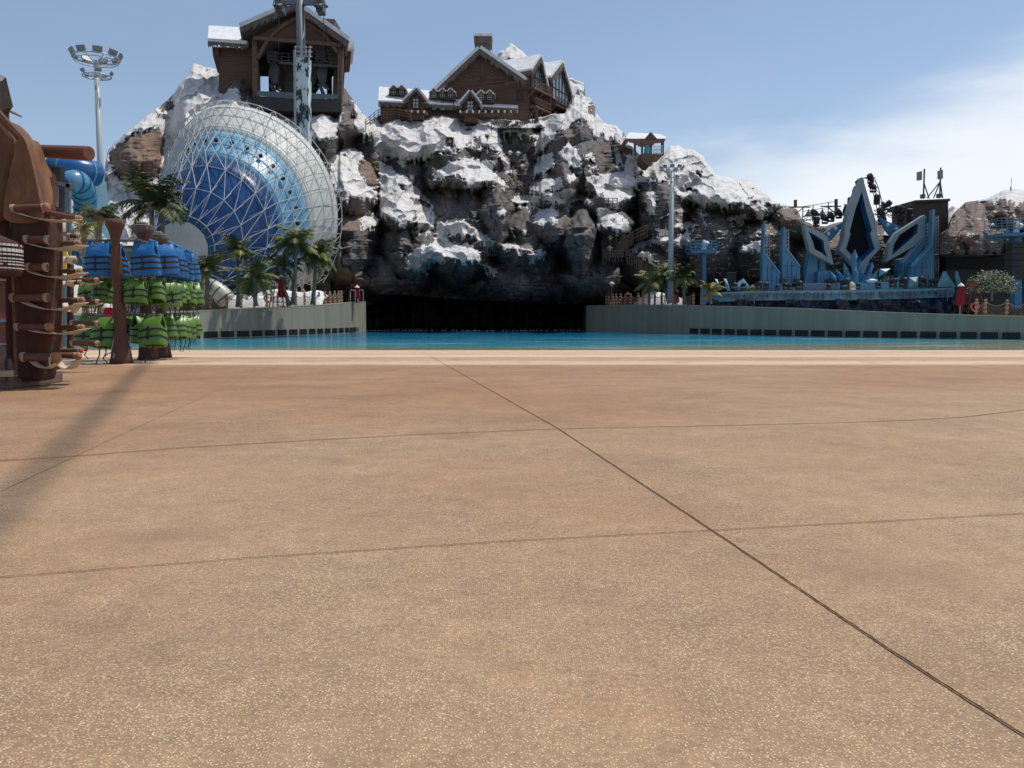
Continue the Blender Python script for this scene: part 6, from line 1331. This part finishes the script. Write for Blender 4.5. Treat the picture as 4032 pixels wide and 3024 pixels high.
bl_=MB(); a=P(110,592,9.75); b=P(352,604,9.35); bl_.tube([a,a.lerp(b,.5),b],[.068,.075,.080],16); bl_.build('log',mat('bright_red_log',(0.20,0.072,0.043),(0.14,0.055,0.035),scale=5,rough=.7,bump=.003,stretch=(.3,1,1)),lr,smooth=False,bevel=.01)
L_=[(45,821,185,816,14,d),(165,832,318,862,10,d+.15),(183,914,232,918,14,d+.5),(270,928,312,930,9,d+1.2),(100,943,193,944,15,d),(193,956,312,958,10,d+.4),(190,1000,228,1008,13,d+.5),(210,1022,305,1026,8,d+1.2),(108,1053,186,1052,15,d),(190,1066,318,1069,10,d+.4),(198,1104,232,1106,12,d+.6),(268,1100,390,1104,9,d+2.6),(268,1110,318,1113,9,d+1.2),
 (42,1173,193,1172,15,d),(193,1180,326,1183,11,d+.4),(326,1186,389,1190,10,d+2.6),(60,1288,200,1288,13,d),(200,1281,238,1281,10,d+.5),(198,1287,326,1291,11,d+.4),(278,1272,391,1274,10,d+2.6),(278,1351,393,1354,10,d+2.6),(190,1379,322,1380,9,d+1.0),(85,1406,224,1408,17,d),(172,1396,312,1402,12,d+.5)]
for x in L_: 
    log(*x); u1,v1,r,dd=x[2],x[3],x[4],x[5]
    if r>=9 and u1<330 and x[2]-x[0]>90 and r!=15: MB().ball(P(u1-3,v1,dd),r*1.35*dd/F,10,(.8,1,1)).build('log_knob',MEND,lr,smooth=True)
for x in((55,838,300,866,12,d-.02,.3),(100,958,300,966,16,d-.02,.6),(105,1070,300,1076,18,d-.02,.6),(80,1190,300,1196,26,d-.02,.6),(110,1302,310,1300,14,d-.02,.6),(235,1010,262,1008,24,d+1.0,.5),(232,1108,266,1106,16,d+1.0,.5),(200,1415,300,1415,38,d+.5,.4),(240,1196,300,1200,30,d+.8,.3),(110,1420,224,1420,30,d,.3),(290,1110,388,1112,6,d+2.6,.3),(290,1194,388,1198,8,d+2.6,.3)): sling(*x)
trunk([(262,1010),(278,1010),(276,1388),(262,1388)],D0+2.5,.1,MCOLM,'back_post',0,.01); trunk([(192,1300),(205,1300),(203,1455),(180,1462)],D0+.9,.25,MCOLM,'back_post',0,.01); trunk([(190,900),(198,900),(200,1300),(190,1300)],D0+.9,.2,MCOLM,'back_post',0,.01)
ro_=MB(); ro_.tube([P(198,1300,d+.3),P(207,1308,d+.3),P(208,1330,d+.3),P(203,1370,d+.3)],.009,6); ro_.tube([P(195,1405,d-.1),P(196,1440,d-.1)],.008,6); ro_.build('loose_rope',MLASH,lr)
# plank plinth, striped totem pole and woven drum in front of the trunk
pl_=thing('plinth',Gp(20,1534),'low brown plank plinth at the foot of the log rack','plinth'); zp=.10
g1,g2,g3,g4=Gp(-120,1534),Gp(42,1533),Gp(147,1517),Gp(147,1480); q=[g1,g2,g3,Vector((g3.x+.05,g3.y+.45,0)),Vector((g1.x,g3.y+.45,0))]
MB().prism([p+Z*.002 for p in q],(0,0,.105)).build('top',mat('plinth_brown',(0.16,0.10,0.085),(0.11,0.07,0.06),scale=5,bump=.01),pl_,bevel=.008)
tp_=thing('totem_pole',P(20,1495,8.75),'thin carved totem pole with red and blue bands at the left edge','totem pole')
dt=8.72
for v0,v1,r,m_ in((1105,1235,17,(0.13,0.06,0.045)),(1235,1252,18,(0.30,0.04,0.035)),(1252,1262,18,(0.16,0.18,0.20)),(1262,1271,19,(0.16,0.28,0.36)),(1271,1350,18,(0.15,0.06,0.045)),(1350,1361,19,(0.15,0.25,0.42)),(1361,1432,20,(0.12,0.09,0.08)),(1432,1500,27,(0.10,0.07,0.06))):
    MB().bar(P(4,v1,dt),P(2,v0,dt),r*dt/F,12).build('pole_section',mat('totem_%s'%(str(m_)),m_,scale=6,bump=.004),tp_,smooth=False,bevel=.003)
MB().lathe(P(2,1106,dt),[(.05,0),(.055,.02),(.03,.03)],12).build('cap',MLASH,tp_)
MB().tube([P(38,1500,dt),P(40,1440,dt),P(36,1412,dt)],[.028,.03,.018],10).build('stub',mat('dark_stub',(0.09,0.07,0.06)),tp_)
q=MB()
for k in range(5):
    c=P(8,1460+k*5,dt-.02); n=18; q.tube([c+Vector((.115*math.cos(2*math.pi*i/n),.075*math.sin(2*math.pi*i/n),0)) for i in range(n)],.006,4,closed=True)
q.build('rope_binding',MLASH,tp_)
dr_=thing('striped_drum',P(-40,1085,8.6),'drum-like roll wrapped with white-striped cloth at the left edge','drum'); 
cb_=P(-50,1085,8.6); hh=(1085-945)*8.6/F; MB().lathe(cb_,[(.30,0),(.325,hh*.1),(.33,hh*.8),(.28,hh*.95),(.12,hh*1.15)],28).build('body',MCOLM,dr_)
q=MB()
for k,(z0,w_) in enumerate(((.18,.010),(.28,.012),(.36,.010),(.44,.012),(.55,.014),(.64,.034),(.80,.022))):
    n=44
    for i in range(n): 
        if random.random()<.08: continue
        a0=2*math.pi*i/n; a1=2*math.pi*(i+.86)/n; z=cb_.z+hh*z0; r=.334
        q.add([Vector((cb_.x+r*math.cos(a),cb_.y+r*math.sin(a),zz)) for a,zz in((a0,z),(a1,z),(a1,z+w_),(a0,z+w_))],[(0,1,2,3)])
q.build('white_weave',mat('weave_white',(0.60,0.58,0.55),(0.45,0.43,0.41),scale=20),dr_)['kind']='stuff'
# small thatched hut roof on the left skyline
hut=thing('thatched_hut',P(0,600,14),'brown thatched hut roof corner high at the left edge','hut'); MB().prism([P(-80,300,14),P(0,298,14),P(24,306,14),P(52,420,14),P(-80,428,14)],(-1.6,2,0)).build('roof',MTHATCH,hut); MB().prism([P(-80,292,13.98),P(0,292,13.98),P(20,303,13.98),P(10,318,13.98),P(-80,330,13.98)],(-1.6,2,0)).build('roof_snow',MSNOWR,hut); MB().bar(P(25,620,14.3),P(25,425,14.3),.045,8).build('post',MWOODL,hut)
MB().prism([P(20,425,14.1),P(46,442,14.1),P(44,446,14.1),P(18,432,14.1)],(0,.3,0)).build('eave_board',MWOODL,hut)
# surfboard-like painted panels behind the rack
def board(px,d_,m,label):
    t=MB(); t.plate(px,d_,.06); solo(t,'painted_board',m,label,'board','upright painted boards behind the log rack',bevel=.01)
board([(231,1000),(243,985),(246,1366),(231,1366)],24,mat('ochre_board',(0.32,0.18,0.045),(0.26,0.15,0.04)),'ochre edge of the upright painted board behind the log pegs')
board([(246,1080),(262,1085),(270,1130),(273,1366),(246,1366)],24.1,mat('pale_blue_board',(0.14,0.30,0.38),(0.12,0.26,0.34)),'pale blue lower panel of the upright painted board')
board([(244,975),(258,975),(266,1005),(260,1060),(246,1060)],24.3,mat('yellow_board',(0.60,0.55,0.08),(0.5,0.45,0.08)),'yellow oval top of the upright painted board')
board([(262,1060),(272,1035),(276,1100),(275,1160),(266,1120)],24.4,mat('red_board',(0.40,0.08,0.05),(0.34,0.07,0.05)),'red streaked side piece of the upright painted board')
# ---------------------------------------------------------------- slide complex behind the rack
ws=thing('tube_slide_tower',P(230,1100,46),'blue and white tube slides with grey steel tower at the left','water slide')
MSB=mat('slide_blue',(0.012,0.085,0.25),(0.018,0.11,0.30),scale=.6,rough=.3); MSL=mat('slide_light_blue',(0.10,0.27,0.42),(0.07,0.21,0.36),scale=.6,rough=.3); MSW=mat('slide_cream',(0.52,0.50,0.42),(0.45,0.43,0.37),scale=.6,rough=.35)
def tubeslide(pts,r,m,ribm,nr,name):
    q=[]; P3=[Vector(p) for p in pts]
    for i in range(len(P3)-1):
        for k in range(6):
            t=k/6; p0=P3[max(i-1,0)];p1=P3[i];p2=P3[i+1];p3=P3[min(i+2,len(P3)-1)]
            q.append(.5*((2*p1)+(p2-p0)*t+(2*p0-5*p1+4*p2-p3)*t*t+(3*p1-p0-3*p2+p3)*t**3))
    q.append(P3[-1]); o=MB().tube(q,r,20).build(name,m,ws,smooth=True)
    for i in range(nr):
        x=(i+.5)/nr*(len(q)-1); i0=int(x); a=q[i0]; b=q[min(i0+1,len(q)-1)]; ax=(b-a).normalized(); MB().tube([a-ax*.05,a+ax*.05],r*1.06,20).build('flange',ribm,ws)
tubeslide([P(120,640,50),P(200,655,50),P(300,670,50),P(380,685,51)],.75,MSB,MSL,3,'tube'); tubeslide([P(60,625,50.5),P(120,632,50.2),P(215,648,50.1)],.78,MSL,MSW,3,'tube')
tubeslide([P(210,900,47),P(222,790,46),P(262,728,45.5),P(310,720,46),P(335,790,47.5),P(330,880,48)],.62,MSL,MSB,12,'tube')
tubeslide([P(200,960,44),P(250,925,44),P(310,925,44.5),P(360,960,45),P(385,1010,45)],.80,MSW,MSL,7,'tube'); tubeslide([P(180,1000,45.5),P(260,985,45.5),P(340,1010,45.5)],.6,MSB,MSL,4,'tube')
tubeslide([P(760,1130,72),P(810,1128,72),P(860,1150,72),P(895,1185,72)],.8,MSW,MSB,5,'tube')
f=MB(); 
for u in(188,222,272): f.bar(P(u,1060,42),P(u-2,720,42),.13,4)
for v0,v1 in((700,735),(830,850),(905,925)): f.bar(P(150,v0,42),P(282,v1,42),.13,4); f.bar(P(150,v0-6,44),P(282,v1-6,44),.1,4)
f.build('steel_frame',mat('frame_grey',(0.13,0.15,0.16),(0.10,0.115,0.12),scale=1),ws)
f=MB()
for u,v0,v1 in((198,650,1000),(232,660,860)): f.bar(P(u,v1,44),P(u,v0,44),.28,12)
f.build('black_column',MBLACK,ws); MB().lathe(P(176,1000,38),[(.5,0),(.5,2.6),(.42,3.2),(.2,3.6),(.2,4.2),(.26,4.3),(.26,4.6)],20).build('white_tank',MWHITE,ws,smooth=False)
MB().prism([P(332,690,52),P(372,700,52),P(400,1000,52),P(330,1000,52)],(0,1.5,0)).build('grey_panel',mat('slide_support_panel',(0.16,0.30,0.36),(0.12,0.22,0.28),scale=.5),ws)
# loungers and clutter on the left terrace behind the jackets
for k,(u,l) in enumerate(((350,'white sun lounger on the left terrace, nearest the log pegs'),(388,'white sun lounger on the left terrace, nearest the thick post'))):
    b=P(u,1232,60.5); b.z=1.0; t=thing('sun_lounger',b,l,'sun lounger','sun loungers on the left terrace'); m=MB()
    m.add([b+Vector((-.3,0,.4)),b+Vector((.3,0,.4)),b+Vector((.3,1.3,.4)),b+Vector((-.3,1.3,.4)),b+Vector((.3,1.9,.85)),b+Vector((-.3,1.9,.85))],[(0,1,2,3),(3,2,4,5)]); m.build('bed',MWHITE,t)
    q=MB()
    for sx in(-.3,.3): q.bar(b+Vector((sx,.1,0)),b+Vector((sx,.4,.4)),.03,4); q.bar(b+Vector((sx,1.5,0)),b+Vector((sx,1.2,.4)),.03,4); q.bar(b+Vector((sx,0,.4)),b+Vector((sx,1.9,.4)),.03,4)
    q.bar(b+Vector((-.3,0,.4)),b+Vector((.3,0,.4)),.03,4); q.build('frame',MSTEEL,t)
